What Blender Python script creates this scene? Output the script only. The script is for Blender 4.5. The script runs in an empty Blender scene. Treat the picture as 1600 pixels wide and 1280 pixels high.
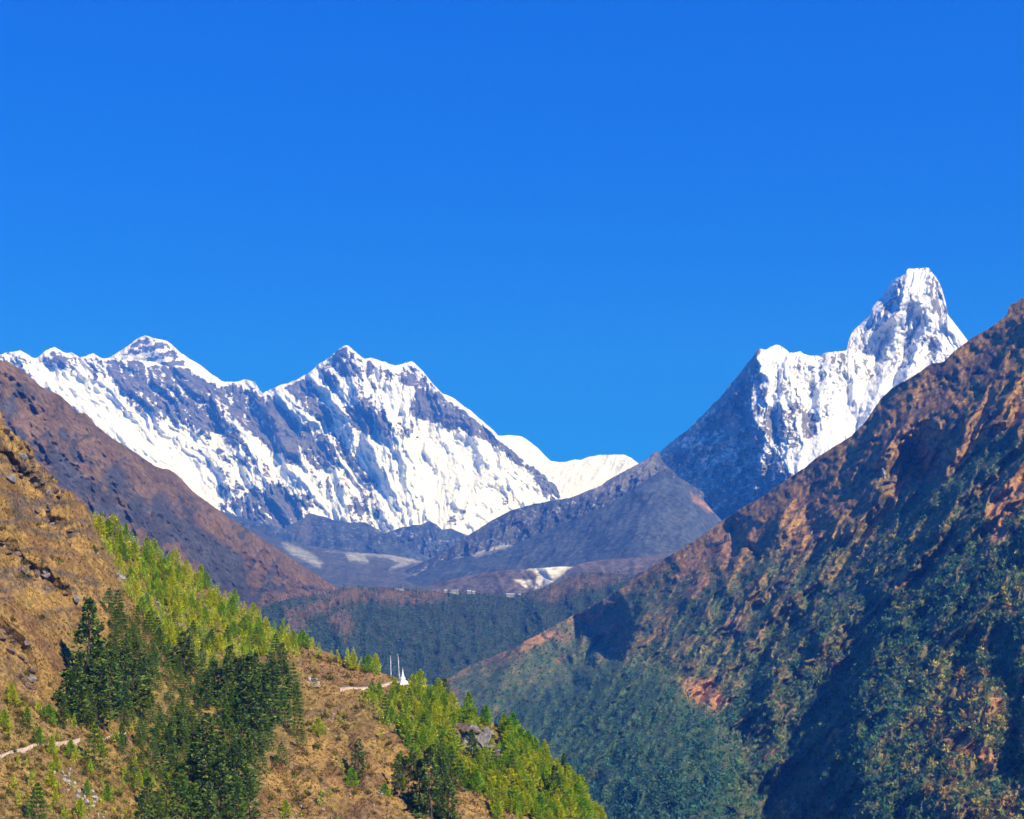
import bpy, bmesh, math, random
import numpy as np
from mathutils import Vector, Matrix, noise as mnoise

# ------------------------------------------------------------------ camera, world, sun
scene = bpy.context.scene
COL = scene.collection
FPX = 2259.0                     # focal length in photograph pixels (photo 1600 x 1280)
PITCH = math.atan((950.0 - 640.0) / FPX)
CP, SP = math.cos(PITCH), math.sin(PITCH)
cam_d = bpy.data.cameras.new("camera")
cam_d.sensor_fit = 'HORIZONTAL'
cam_d.sensor_width = 36.0
cam_d.lens = 36.0 * FPX / 1600.0
cam_d.clip_start = 1.0
cam_d.clip_end = 60000.0
cam = bpy.data.objects.new("camera", cam_d)
cam.location = (0, 0, 0)
cam.rotation_euler = (math.pi / 2 + PITCH, 0, 0)
COL.objects.link(cam)
scene.camera = cam

SUN_AZ = math.radians(134.0)     # clockwise from the view direction (+Y)
SUN_EL = math.radians(41.0)
SUN_DIR = Vector((math.sin(SUN_AZ) * math.cos(SUN_EL), math.cos(SUN_AZ) * math.cos(SUN_EL), math.sin(SUN_EL)))
sun_d = bpy.data.lights.new("sun", 'SUN')
sun_d.energy = 4.9
sun_d.angle = math.radians(0.5)
sun_d.color = (1.0, 0.945, 0.88)
sun = bpy.data.objects.new("sun", sun_d)
sun.rotation_euler = SUN_DIR.to_track_quat('Z', 'Y').to_euler()
sun.location = (0, 0, 5000)
COL.objects.link(sun)

world = bpy.data.worlds.new("World")
scene.world = world
world.use_nodes = True
wt = world.node_tree
wt.nodes.clear()
wo = wt.nodes.new('ShaderNodeOutputWorld')
bg = wt.nodes.new('ShaderNodeBackground')
sky = wt.nodes.new('ShaderNodeTexSky')
sky.sky_type = 'NISHITA'
sky.sun_disc = False
sky.sun_elevation = SUN_EL
sky.sun_rotation = SUN_AZ
sky.altitude = 3500
sky.air_density = 1.0
sky.dust_density = 0.0
sky.ozone_density = 5.0
tint = wt.nodes.new('ShaderNodeMix')
tint.data_type = 'RGBA'
tint.blend_type = 'MULTIPLY'
tint.inputs[0].default_value = 1.0
tint.inputs[7].default_value = (0.02, 0.44, 1.3, 1)
bg.inputs['Strength'].default_value = 0.13
wt.links.new(sky.outputs[0], tint.inputs[6])
flat = wt.nodes.new('ShaderNodeMix')
flat.data_type = 'RGBA'
flat.inputs[0].default_value = 0.55
flat.inputs[7].default_value = (0.0, 0.72, 4.9, 1)
wt.links.new(tint.outputs[2], flat.inputs[6])
wt.links.new(flat.outputs[2], bg.inputs['Color'])
wt.links.new(bg.outputs[0], wo.inputs['Surface'])

scene.view_settings.view_transform = 'Standard'
scene.view_settings.look = 'None'
scene.view_settings.exposure = 0.46
scene.view_settings.gamma = 1.0
scene.render.engine = 'CYCLES'
scene.cycles.use_denoising = True
scene.cycles.max_bounces = 5
scene.cycles.diffuse_bounces = 2
scene.cycles.glossy_bounces = 1
scene.cycles.transmission_bounces = 2
scene.cycles.volume_bounces = 0
scene.cycles.transparent_max_bounces = 8
scene.cycles.use_adaptive_sampling = False

HAZE_COL = (0.04, 0.24, 1.0, 1)
HAZE_DENSITY = 6.5e-5

rng = np.random.default_rng(7)
random.seed(7)

# ------------------------------------------------------------------ numpy helpers
def unproject(x, y, Z):
    X = (x - 800.0) / FPX
    Y = (640.0 - y) / FPX
    return np.stack([X * Z, (CP - SP * Y) * Z, (SP + CP * Y) * Z], -1)

def _hash(ix, iy, seed):
    h = (ix.astype(np.int64) * 374761393 + iy.astype(np.int64) * 668265263 + seed * 974634541) & 0xffffffff
    h = ((h ^ (h >> 13)) * 1274126177) & 0xffffffff
    h = (h ^ (h >> 16)) & 0xffffffff
    return h

def perlin(x, y, seed=0):
    x = np.asarray(x, float); y = np.asarray(y, float)
    xi = np.floor(x).astype(np.int64); yi = np.floor(y).astype(np.int64)
    xf = x - xi; yf = y - yi
    u = xf * xf * xf * (xf * (xf * 6 - 15) + 10)
    v = yf * yf * yf * (yf * (yf * 6 - 15) + 10)
    def g(ax, ay, dx, dy):
        a = _hash(ax, ay, seed) * (2 * math.pi / 4294967296.0)
        return np.cos(a) * dx + np.sin(a) * dy
    n00 = g(xi, yi, xf, yf); n10 = g(xi + 1, yi, xf - 1, yf)
    n01 = g(xi, yi + 1, xf, yf - 1); n11 = g(xi + 1, yi + 1, xf - 1, yf - 1)
    return 1.5 * ((n00 * (1 - u) + n10 * u) * (1 - v) + (n01 * (1 - u) + n11 * u) * v)

def fbm(x, y, oct=5, seed=0, gain=0.5, lac=2.03):
    s = 0; a = 1.0; t = 0
    for i in range(oct):
        s = s + a * perlin(x, y, seed + i * 17); t += a
        a *= gain; x = x * lac + 3.7; y = y * lac - 1.9
    return s / t

def ridged(x, y, oct=5, seed=0, gain=0.55, lac=2.05):
    s = 0; a = 1.0; t = 0; w = 1.0
    for i in range(oct):
        n = 1 - np.abs(perlin(x, y, seed + i * 31)); n = n * n * w
        w = np.clip(n * 1.6, 0, 1)
        s = s + a * n; t += a
        a *= gain; x = x * lac + 1.3; y = y * lac + 5.1
    return s / t

def sstep(a, b, x):
    t = np.clip((x - a) / (b - a), 0, 1)
    return t * t * (3 - 2 * t)

def poly_sd(x, y, poly):
    """signed distance in px to a polygon, positive inside"""
    p = np.asarray(poly, float)
    d2 = np.full(np.shape(x), 1e18); inside = np.zeros(np.shape(x), bool)
    n = len(p)
    for i in range(n):
        x0, y0 = p[i]; x1, y1 = p[(i + 1) % n]
        ex, ey = x1 - x0, y1 - y0
        t = np.clip(((x - x0) * ex + (y - y0) * ey) / (ex * ex + ey * ey + 1e-9), 0, 1)
        d2 = np.minimum(d2, (x - x0 - t * ex) ** 2 + (y - y0 - t * ey) ** 2)
        cond = ((y0 > y) != (y1 > y))
        xx = x0 + (y - y0) * ex / (ey if abs(ey) > 1e-9 else 1e-9)
        inside ^= cond & (x < xx)
    d = np.sqrt(d2)
    return np.where(inside, d, -d)

def pmask(x, y, poly, feather=6.0):
    return sstep(-feather, feather, poly_sd(x, y, poly))

def line_field(x, y, pts):
    """nearest point on a polyline: signed offset (positive = right of travel seen on the picture), values interpolated along"""
    p = np.asarray(pts, float)
    best = np.full(np.shape(x), 1e18); off = np.zeros(np.shape(x)); vals = np.zeros(np.shape(x) + (p.shape[1] - 2,)); endd = np.zeros(np.shape(x))
    n = len(p)
    for i in range(n - 1):
        x0, y0 = p[i, :2]; x1, y1 = p[i + 1, :2]
        ex, ey = x1 - x0, y1 - y0
        L = math.hypot(ex, ey)
        tr = ((x - x0) * ex + (y - y0) * ey) / (L * L)
        t = np.clip(tr, 0, 1)
        dx = x - x0 - t * ex; dy = y - y0 - t * ey
        d2 = dx * dx + dy * dy
        m = d2 < best
        best = np.where(m, d2, best)
        s = ((x - x0) * (-ey) + (y - y0) * ex) / L        # travel downwards in the picture: positive = left of it on screen
        over = np.zeros(np.shape(x))
        if i == 0: over = np.maximum(0, -tr) * L
        if i == n - 2: over = np.maximum(over, np.maximum(0, tr - 1) * L)
        off = np.where(m, -s, off); endd = np.where(m, over, endd)
        if p.shape[1] > 2:
            v = p[i, 2:] * (1 - t[..., None]) + p[i + 1, 2:] * t[..., None]
            vals = np.where(m[..., None], v, vals)
    return off, vals, endd

def groove(x, y, pts):
    """pts: (x, y, depth_m, right_width_px, left_width_px) listed from top to bottom of the picture.
    V cut along the line: steep on the right of it, gentle on the left (or the reverse)."""
    off, v, endd = line_field(x, y, pts)
    A, wr, wl = v[..., 0], v[..., 1], v[..., 2]
    f = np.where(off > 0, 1 - off / wr, 1 + off / wl)
    f = np.clip(f, 0, 1)
    return A * f * np.clip(1 - endd / np.maximum(wr, 25), 0, 1)

def tps(pts):
    """thin-plate interpolation of 1/Z over the picture: planes in space come out exactly plane"""
    p = np.asarray(pts, float)
    X = p[:, :2] / 400.0; w = 1000.0 / p[:, 2]
    n = len(p)
    def U(r2): return np.where(r2 > 1e-12, r2 * np.log(np.maximum(r2, 1e-12)), 0)
    K = U(((X[:, None] - X[None]) ** 2).sum(-1)) + np.eye(n) * 1e-3
    A = np.zeros((n + 3, n + 3)); A[:n, :n] = K; A[:n, n] = 1; A[:n, n + 1:] = X; A[n, :n] = 1; A[n + 1:, :n] = X.T
    sol = np.linalg.solve(A, np.concatenate([w, [0, 0, 0]]))
    def f(x, y):
        a = np.asarray(x) / 400.0; b = np.asarray(y) / 400.0
        s = sol[n] + sol[n + 1] * a + sol[n + 2] * b
        for i in range(n):
            s = s + sol[i] * U((a - X[i, 0]) ** 2 + (b - X[i, 1]) ** 2)
        return 1000.0 / np.maximum(s, 0.02)
    return f

def mesh_from(name, V, F, smooth=True, mats=(), attrs=None, fmat=None):
    """V (n,3); F (m,k) constant-size faces; attrs {name: per-vertex array (n,) or (n,3)}"""
    V = np.ascontiguousarray(V, np.float32); F = np.ascontiguousarray(F, np.int32)
    me = bpy.data.meshes.new(name)
    k = F.shape[1]
    me.vertices.add(len(V)); me.vertices.foreach_set("co", V.ravel())
    me.loops.add(F.size); me.loops.foreach_set("vertex_index", F.ravel())
    me.polygons.add(len(F))
    me.polygons.foreach_set("loop_start", np.arange(0, F.size, k, dtype=np.int32))
    if smooth: me.polygons.foreach_set("use_smooth", np.ones(len(F), bool))
    for m in mats: me.materials.append(m)
    if fmat is not None: me.polygons.foreach_set("material_index", np.ascontiguousarray(fmat, np.int32))
    for an, av in (attrs or {}).items():
        av = np.asarray(av, np.float32)
        if av.ndim == 1:
            a = me.attributes.new(an, 'FLOAT', 'POINT'); a.data.foreach_set("value", av)
        else:
            a = me.attributes.new(an, 'FLOAT_COLOR', 'POINT')
            a.data.foreach_set("color", np.concatenate([av, np.ones((len(av), 1), np.float32)], 1).ravel())
    me.update(calc_edges=True)
    return me

def link(name, data, parent=None, loc=None):
    o = bpy.data.objects.new(name, data)
    COL.objects.link(o)
    if parent is not None: o.parent = parent
    if loc is not None: o.location = loc
    return o

def tag(o, label=None, category=None, group=None, kind=None):
    if label: o["label"] = label
    if category: o["category"] = category
    if group: o["group"] = group
    if kind: o["kind"] = kind
    return o

# ------------------------------------------------------------------ materials
def new_mat(name, rough=0.9):
    m = bpy.data.materials.new(name); m.use_nodes = True
    nt = m.node_tree; b = nt.nodes["Principled BSDF"]
    b.inputs["Roughness"].default_value = rough
    b.inputs["Specular IOR Level"].default_value = 0.15
    return m, nt, b

def N(nt, t, **kw):
    n = nt.nodes.new(t)
    for k, v in kw.items():
        setattr(n, k, v)
    return n

def noise_node(nt, scale, detail=6.0, rough=0.6, vec=None):
    n = N(nt, 'ShaderNodeTexNoise'); n.inputs['Scale'].default_value = scale
    n.inputs['Detail'].default_value = detail; n.inputs['Roughness'].default_value = rough
    if vec is not None: nt.links.new(vec, n.inputs['Vector'])
    return n.outputs['Fac']

def math_node(nt, op, a, b=None, c=None):
    n = N(nt, 'ShaderNodeMath', operation=op)
    for i, v in enumerate((a, b, c)):
        if v is None: continue
        if isinstance(v, (int, float)): n.inputs[i].default_value = v
        else: nt.links.new(v, n.inputs[i])
    return n.outputs[0]

def mix_node(nt, fac, a, b, blend='MIX'):
    n = N(nt, 'ShaderNodeMix', data_type='RGBA', blend_type=blend)
    for i, v in ((0, fac), (6, a), (7, b)):
        if isinstance(v, (int, float)): n.inputs[i].default_value = v
        elif isinstance(v, tuple): n.inputs[i].default_value = (*v, 1)
        else: nt.links.new(v, n.inputs[i])
    return n.outputs[2]

def range_node(nt, v, a, b, c=0.0, d=1.0):
    n = N(nt, 'ShaderNodeMapRange'); n.interpolation_type = 'SMOOTHSTEP'
    nt.links.new(v, n.inputs[0])
    for i, q in enumerate((a, b, c, d)): n.inputs[i + 1].default_value = q
    return n.outputs[0]

def bump_node(nt, bsdf, h, dist, strength=1.0):
    n = N(nt, 'ShaderNodeBump'); n.inputs['Distance'].default_value = dist; n.inputs['Strength'].default_value = strength
    nt.links.new(h, n.inputs['Height']); nt.links.new(n.outputs[0], bsdf.inputs['Normal'])

def attr(nt, name, out='Color'):
    n = N(nt, 'ShaderNodeAttribute', attribute_name=name)
    return n.outputs[out]

def make_snow_rock(name, rock_a, rock_b, cell):
    """snow lying on rock: the mesh carries how much snow lies where, noise breaks up its edge"""
    m, nt, b = new_mat(name, 0.8)
    pos = N(nt, 'ShaderNodeNewGeometry').outputs['Position']
    n1 = noise_node(nt, 1.0 / cell, 9, 0.68, pos)
    n2 = noise_node(nt, 0.23 / cell, 5, 0.6, pos)
    s = math_node(nt, 'ADD', attr(nt, 'snow', 'Fac'), math_node(nt, 'MULTIPLY', math_node(nt, 'SUBTRACT', n1, 0.5), 2.0))
    fac = range_node(nt, s, 0.44, 0.58)
    rock = mix_node(nt, range_node(nt, n2, 0.35, 0.65), rock_a, rock_b)
    rock = mix_node(nt, range_node(nt, n1, 0.35, 0.85), rock, (0.24, 0.23, 0.22))
    snow = mix_node(nt, range_node(nt, n2, 0.3, 0.7), (0.66, 0.69, 0.74), (0.82, 0.82, 0.83))
    nt.links.new(mix_node(nt, fac, rock, snow), b.inputs['Base Color'])
    bump_node(nt, b, math_node(nt, 'ADD', n1, math_node(nt, 'MULTIPLY', n2, 1.5)), cell * 0.7, 0.8)
    return m

def make_ground(name, cell, dist, var=0.5, fine=(0.45, 1.55)):
    """bare ground: colour of grass, scree, soil or rock by place from the mesh, broken up by noise"""
    m, nt, b = new_mat(name, 0.95)
    pos = N(nt, 'ShaderNodeNewGeometry').outputs['Position']
    n1 = noise_node(nt, 1.0 / cell, 8, 0.65, pos)
    n2 = noise_node(nt, 0.17 / cell, 5, 0.6, pos)
    c = attr(nt, 'col')
    k = math_node(nt, 'MULTIPLY', range_node(nt, n1, 0.25, 0.75, fine[0], fine[1]), range_node(nt, n2, 0.3, 0.7, 1 - var * .5, 1 + var * .5))
    cc = N(nt, 'ShaderNodeCombineXYZ')
    for i in range(3): nt.links.new(k, cc.inputs[i])
    nt.links.new(mix_node(nt, 1.0, c, cc.outputs[0], 'MULTIPLY'), b.inputs['Base Color'])
    bump_node(nt, b, math_node(nt, 'ADD', n1, n2), dist, 0.9)
    return m

def make_leaf(name, a, bcol, c2=None, trans=0.35, use_col=False, rnd=0.35):
    """foliage: hue differs from tree to tree and from clump to clump; leaves let some light through"""
    m, nt, b = new_mat(name, 0.75)
    inf = N(nt, 'ShaderNodeObjectInfo').outputs['Random']
    geo = N(nt, 'ShaderNodeNewGeometry')
    if use_col: base = attr(nt, 'col')
    else: base = mix_node(nt, inf, a, bcol)
    if c2 is not None:
        base = mix_node(nt, range_node(nt, geo.outputs['Random Per Island'], 0.55, 1.0), base, c2)
    k = range_node(nt, geo.outputs['Random Per Island'], 0, 1, 1 - rnd, 1 + rnd)
    cc = N(nt, 'ShaderNodeCombineXYZ')
    for i in range(3): nt.links.new(k, cc.inputs[i])
    base = mix_node(nt, 1.0, base, cc.outputs[0], 'MULTIPLY')
    nt.links.new(base, b.inputs['Base Color'])
    tr = N(nt, 'ShaderNodeBsdfTranslucent'); nt.links.new(base, tr.inputs['Color'])
    mx = N(nt, 'ShaderNodeMixShader'); mx.inputs[0].default_value = trans
    nt.links.new(b.outputs[0], mx.inputs[1]); nt.links.new(tr.outputs[0], mx.inputs[2])
    nt.links.new(mx.outputs[0], nt.nodes['Material Output'].inputs['Surface'])
    return m

def make_plain(name, col, rough=0.85, cell=0.5, var=0.3, bump=0.03):
    m, nt, b = new_mat(name, rough)
    pos = N(nt, 'ShaderNodeTexCoord').outputs['Object']
    n1 = noise_node(nt, 1.0 / cell, 6, 0.6, pos)
    lo = tuple(c * (1 - var) for c in col); hi = tuple(min(1, c * (1 + var)) for c in col)
    nt.links.new(mix_node(nt, range_node(nt, n1, 0.3, 0.7), lo, hi), b.inputs['Base Color'])
    bump_node(nt, b, n1, bump, 0.8)
    return m

M = {}
M['lhotse'] = make_snow_rock('snow and dark gneiss', (0.05, 0.052, 0.065), (0.10, 0.095, 0.10), 55)
M['ama'] = make_snow_rock('snow and pale granite', (0.14, 0.13, 0.13), (0.23, 0.22, 0.21), 38)
M['far'] = make_ground('far brown hillside', 30, 12)
M['mid'] = make_ground('brown rocky hillside', 14, 6)
M['forest_ground'] = make_ground('forest soil and dry shrubs', 7, 3)
M['grass_hill'] = make_ground('dry grass hillside', 1.3, 0.5)

# ------------------------------------------------------------------ landforms
class Land: pass

def landform(name, crest, bottom, depth, nx, ny, mat, attrs, back=(), jag=(0, 20), vpow=1.0, zfn=None, label=None, x0=None, x1=None):
    """A hill or mountain as one sheet: from its foot up its near face to the crest and down its far side."""
    cx = np.array([c[0] for c in crest], float); cy = np.array([c[1] for c in crest], float)
    bx = np.array([c[0] for c in bottom], float); by = np.array([c[1] for c in bottom], float)
    x0 = cx[0] if x0 is None else x0; x1 = cx[-1] if x1 is None else x1
    xs = np.linspace(x0, x1, nx)
    top = np.interp(xs, cx, cy)
    if jag[0]: top = top + jag[0] * (fbm(xs / jag[1], xs * 0 + 3.3, 4, 5, 0.6) - 0.5 * np.abs(perlin(xs / jag[1] * 2.7, xs * 0 + 9, 8)))
    bot = np.maximum(np.interp(xs, bx, by), top + 4)
    v = np.linspace(0, 1, ny) ** vpow
    X = np.repeat(xs[None], ny, 0)
    Y = top[None] + (bot - top)[None] * v[:, None]
    Zb = depth(X, Y)
    P = unproject(X, Y, Zb)
    if zfn is not None: P = zfn(P, X, Y, Zb, v[:, None])
    A = {k: np.asarray(a, float) for k, a in attrs(X, Y, P, Zb).items()}
    rows = [P]; arows = {k: [a] for k, a in A.items()}
    if back:
        br = []; c0 = P[0]
        d = c0[:, :2] / np.linalg.norm(c0[:, :2], axis=1, keepdims=True)
        for (run, drop) in back:
            q = c0.copy(); q[:, :2] += d * run
            q[:, 2] -= drop * (1 + 0.25 * fbm(xs / 60.0, xs * 0 + run * 0.01, 4, 9))
            br.append(q)
        br = np.stack(br[::-1])
        rows.insert(0, br)
        for k in A: arows[k].insert(0, np.repeat(A[k][:1], len(back), 0))
    G = np.concatenate(rows, 0)
    h, w = G.shape[:2]
    idx = np.arange(h * w).reshape(h, w)
    F = np.stack([idx[1:, :-1], idx[1:, 1:], idx[:-1, 1:], idx[:-1, :-1]], -1).reshape(-1, 4)
    at = {}
    for k in A:
        a = np.concatenate(arows[k], 0)
        at[k] = a.reshape(-1) if a.ndim == 2 else a.reshape(-1, 3)
    me = mesh_from(name, G.reshape(-1, 3), F, True, [mat], at)
    o = link(name, me)
    tag(o, label, None, None, 'structure')
    L = Land(); L.o = o; L.P = P; L.xs = xs; L.top = top; L.bot = bot; L.vpow = vpow; L.nx = nx; L.ny = ny
    L.T0 = None
    def at_px(x, y):
        x = np.atleast_1d(np.asarray(x, float)); y = np.atleast_1d(np.asarray(y, float))
        fx = np.clip((x - xs[0]) / (xs[-1] - xs[0]) * (nx - 1), 0, nx - 1.001)
        t = np.interp(x, xs, top); b = np.interp(x, xs, bot)
        fv = np.clip((y - t) / (b - t), 0, 1) ** (1 / vpow) * (ny - 1); fv = np.clip(fv, 0, ny - 1.001)
        i = fx.astype(int); j = fv.astype(int); a = (fx - i)[:, None]; c = (fv - j)[:, None]
        return (P[j, i] * (1 - a) + P[j, i + 1] * a) * (1 - c) + (P[j + 1, i] * (1 - a) + P[j + 1, i + 1] * a) * c
    L.at = at_px
    return L

def blend(base, *layers):
    """layers: (mask, colour)"""
    out = np.zeros(base[0].shape + (3,)) if False else None
    c = np.broadcast_to(np.asarray(base, float), layers[0][0].shape + (3,)).copy()
    for m, col in layers:
        c = c * (1 - m[..., None]) + np.asarray(col, float) * m[..., None]
    return c

# ---- base terrain under everything
gs = 41
gx, gy = np.meshgrid(np.linspace(-9000, 9000, gs), np.linspace(-1500, 17800, gs))
gz = -1150 + 40 * fbm(gx / 1500, gy / 1500, 4, 3)
gi = np.arange(gs * gs).reshape(gs, gs)
gF = np.stack([gi[:-1, :-1], gi[:-1, 1:], gi[1:, 1:], gi[1:, :-1]], -1).reshape(-1, 4)
gm = mesh_from('ground', np.stack([gx, gy, gz], -1).reshape(-1, 3), gF, True, [M['far']], {'col': np.tile([[0.10, 0.09, 0.05]], (gs * gs, 1))})
tag(link('ground', gm), kind='structure')

# ---- Everest pyramid, far behind the long snow wall
EV = [(140, 600), (165, 562), (175, 556), (187, 549), (200, 541), (206, 536), (212, 531), (219, 527), (226, 524), (234, 526), (246, 530), (256, 531), (262, 534), (272, 542), (282, 551),
      (297, 561), (312, 570), (332, 586), (350, 597), (365, 606), (385, 620)]
ev_d = tps([(140, 600, 16600), (226, 524, 17000), (385, 620, 16700), (226, 640, 16300), (140, 640, 16300), (385, 660, 16400)])
def ev_attr(X, Y, P, Z):
    n = ridged(X / 26 + Y / 60, Y / 9 - X / 60, 4, 11)
    strat = np.sin((Y + X * 0.30 + 6 * fbm(X / 30, Y / 30, 3, 4)) / 2.6)
    s = 0.35 + 0.22 * strat + 0.5 * (n - 0.4)
    top = np.interp(X, [e[0] for e in EV], [e[1] for e in EV])
    s += 0.5 * np.exp(-((Y - top) / 5) ** 2)
    s += 0.7 * pmask(X, Y, [(262, 534), (290, 552), (350, 597), (330, 600), (296, 580), (284, 560)], 4)
    s += 0.35 * pmask(X, Y, [(170, 560), (240, 548), (262, 560), (215, 568)], 5)
    return {'snow': s}
def ev_depth(X, Y):
    Z = ev_d(X, Y)
    return Z - 110 * (ridged(X / 40 + Y / 90, Y / 60, 5, 21) - 0.5) - 150 * np.clip(1 - np.abs(X - 250 - (Y - 530) * 0.6) / 60, 0, 1)
EVL = landform('mountain', EV, [(140, 650), (385, 680)], ev_depth, 220, 110, M['lhotse'], ev_attr, back=((350, 500), (900, 1400), (700 + 300, 3500)), jag=(1.6, 10),
               label='far grey-white pyramid peak rising behind the long snow wall on the left')

# ---- white snow ridge behind, right of the main wall
WR = [(740, 690), (775, 681), (782, 681), (795, 680), (807, 681), (814, 682), (820, 685), (830, 692), (840, 700), (850, 711), (860, 720), (872, 722), (885, 722), (897, 718), (907, 719), (920, 714), (937, 711),
      (955, 711), (975, 710), (987, 716), (997, 724), (1015, 736), (1060, 760)]
wr_d = tps([(740, 690, 15900), (860, 720, 16200), (1060, 760, 15800), (740, 880, 15000), (1060, 880, 15000), (900, 800, 15300)])
def wr_depth(X, Y):
    Z = wr_d(X, Y)
    return Z - 90 * (fbm(X / 45 + Y / 80, Y / 50, 4, 51)) - 40 * ridged(X / 16 + Y / 30, Y / 50, 3, 52)
def wr_attr(X, Y, P, Z):
    return {'snow': 1.25 - 0.5 * sstep(0.72, 0.95, ridged(X / 22 - Y / 40, Y / 12, 3, 55))}
landform('mountain', WR, [(740, 900), (1060, 900)], wr_depth, 260, 120, M['lhotse'], wr_attr, back=((400, 300), (900, 900), (1100, 3000)), jag=(0.8, 14),
         label='smooth white snow ridge running low between the two big mountains')

# ---- the long snow wall with its two-horned summit
LH = [(-40, 562), (0, 554), (17, 550), (32, 548), (40, 552), (50, 559), (56, 560), (62, 557), (72, 547), (80, 544), (86, 543), (97, 549), (102, 552), (112, 551), (125, 559), (135, 556), (145, 552), (152, 556), (160, 560), (172, 560),
      (190, 563), (215, 562), (240, 566), (262, 573), (287, 572), (310, 581), (332, 590), (350, 597), (365, 597), (382, 593), (397, 596), (404, 607), (410, 615), (424, 608), (437, 602), (450, 599), (462, 594), (475, 587), (487, 580),
      (495, 571), (505, 565), (517, 557), (526, 549), (537, 540), (542, 540), (547, 543), (558, 552), (570, 562), (575, 560), (580, 559), (590, 563), (600, 565), (609, 569), (617, 572), (630, 568), (642, 565), (647, 567), (652, 572), (665, 585),
      (672, 594), (677, 600), (690, 614), (707, 621), (720, 631), (735, 642), (757, 660), (775, 677), (782, 687), (800, 701), (810, 710), (835, 730), (860, 747), (870, 757), (880, 775), (905, 800), (940, 840)]
lh_d = tps([(-40, 562, 14600), (230, 565, 15000), (410, 615, 14900), (540, 540, 15000), (690, 614, 14800), (875, 765, 14300), (940, 840, 14000),
            (-40, 860, 12700), (300, 860, 12700), (600, 860, 12600), (940, 900, 12700), (420, 740, 13700), (620, 740, 13700), (150, 700, 13700)])
LH_ROCK = [
    ([(165, 562), (230, 560), (285, 572), (350, 598), (405, 612), (440, 640), (470, 690), (455, 715), (415, 715), (375, 698), (350, 680), (300, 668), (277, 660), (250, 652), (225, 645), (200, 625), (182, 605)], 0.75, 8),
    ([(70, 558), (110, 552), (165, 562), (190, 590), (150, 595), (110, 585), (80, 580)], 0.45, 8),
    ([(525, 546), (500, 572), (495, 590), (515, 605), (545, 592), (570, 580), (562, 560), (545, 545)], 0.6, 5),
    ([(542, 640), (575, 622), (590, 650), (580, 678), (550, 665)], 0.95, 4),
    ([(595, 638), (612, 672), (602, 684), (588, 660)], 0.8, 4),
    ([(570, 565), (620, 575), (655, 575), (680, 605), (650, 608), (600, 592)], 0.5, 6),
    ([(650, 608), (687, 612), (697, 655), (675, 662), (640, 650), (640, 625)], 0.95, 4),
    ([(690, 618), (730, 640), (778, 682), (835, 730), (880, 772), (870, 775), (820, 735), (770, 692), (730, 677), (696, 668)], 0.85, 5),
    ([(512, 672), (540, 690), (562, 725), (590, 758), (572, 755), (536, 715)], 1.0, 4),
    ([(420, 622), (462, 655), (475, 725), (455, 730), (430, 680)], 0.8, 6),
    ([(470, 672), (512, 680), (527, 712), (505, 740), (475, 715)], 0.7, 6),
    ([(380, 770), (425, 758), (450, 762), (472, 787), (465, 830), (385, 830)], 0.85, 6),
    ([(467, 762), (482, 758), (492, 787), (480, 794)], 0.9, 4),
    ([(548, 775), (570, 785), (574, 802), (545, 798)], 0.85, 4),
    ([(630, 662), (657, 684), (630, 684)], 0.9, 3),
    ([(600, 660), (625, 700), (632, 745), (620, 770), (606, 720)], 0.55, 4),
    ([(470, 590), (500, 620), (525, 650), (512, 668), (480, 640), (450, 610), (440, 604)], 0.6, 5),
    ([(640, 770), (668, 770), (672, 782), (640, 780)], 0.7, 3),
    ([(750, 735), (764, 738), (760, 757), (752, 750)], 0.45, 3),
    ([(845, 758), (872, 756), (872, 772), (848, 774)], 0.6, 3),
    ([(755, 780), (800, 770), (805, 790), (760, 800)], 0.45, 5),
    ([(700, 790), (735, 782), (740, 815), (700, 818)], 0.5, 5),
    ([(0, 556), (20, 556), (60, 600), (90, 625), (70, 625), (20, 590)], 0.35, 5),
    ([(275, 735), (350, 770), (395, 790), (385, 830), (330, 800)], 0.35, 10),
    ([(733, 755), (745, 753), (748, 768), (736, 770)], .6, 3), ([(722, 700), (735, 698), (733, 706), (722, 706)], .5, 3), ([(752, 700), (770, 702), (766, 708), (752, 706)], .5, 3),
    ([(760, 782), (772, 780), (775, 795), (763, 796)], .6, 3), ([(785, 778), (797, 778), (797, 790), (786, 790)], .6, 3), ([(715, 770), (728, 775), (735, 800), (724, 800)], .5, 4), ([(690, 800), (712, 806), (716, 825), (695, 822)], .6, 4), ([(655, 800), (676, 796), (690, 820), (670, 830)], .5, 4),
    ([(750, 800), (766, 802), (770, 820), (752, 818)], .5, 4),
]
LH_SNOW = [
    ([(55, 572), (120, 582), (145, 600), (175, 590), (185, 618), (215, 650), (250, 668), (290, 700), (330, 740), (345, 800), (320, 790), (230, 720), (160, 670), (90, 610)], 0.6, 8),
    ([(520, 603), (550, 588), (548, 612), (540, 635), (525, 640)], 0.9, 3),
    ([(600, 595), (650, 607), (640, 630), (636, 655), (615, 665), (603, 630)], 0.85, 3),
    ([(632, 692), (655, 665), (697, 668), (770, 697), (820, 745), (850, 790), (730, 840), (600, 840), (590, 760), (560, 720), (545, 685), (600, 690)], 0.55, 8),
    ([(350, 645), (365, 655), (405, 690), (470, 745), (540, 800), (520, 800), (450, 750), (390, 700)], 0.9, 5),
    ([(486, 580), (500, 583), (530, 640), (540, 685), (580, 740), (575, 745), (540, 700), (515, 640)], 0.7, 3),
    ([(430, 615), (470, 640), (500, 660), (535, 690), (530, 695), (480, 665), (450, 650)], 0.35, 6),
    ([(690, 613), (735, 640), (782, 684), (800, 700), (796, 701), (735, 650), (700, 626)], 0.9, 2),
    ([(405, 612), (440, 600), (490, 578), (485, 586), (445, 604), (415, 618)], 0.9, 3),
    ([(290, 556), (350, 597), (365, 600), (340, 606), (300, 582)], 0.8, 4),
]
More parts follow.
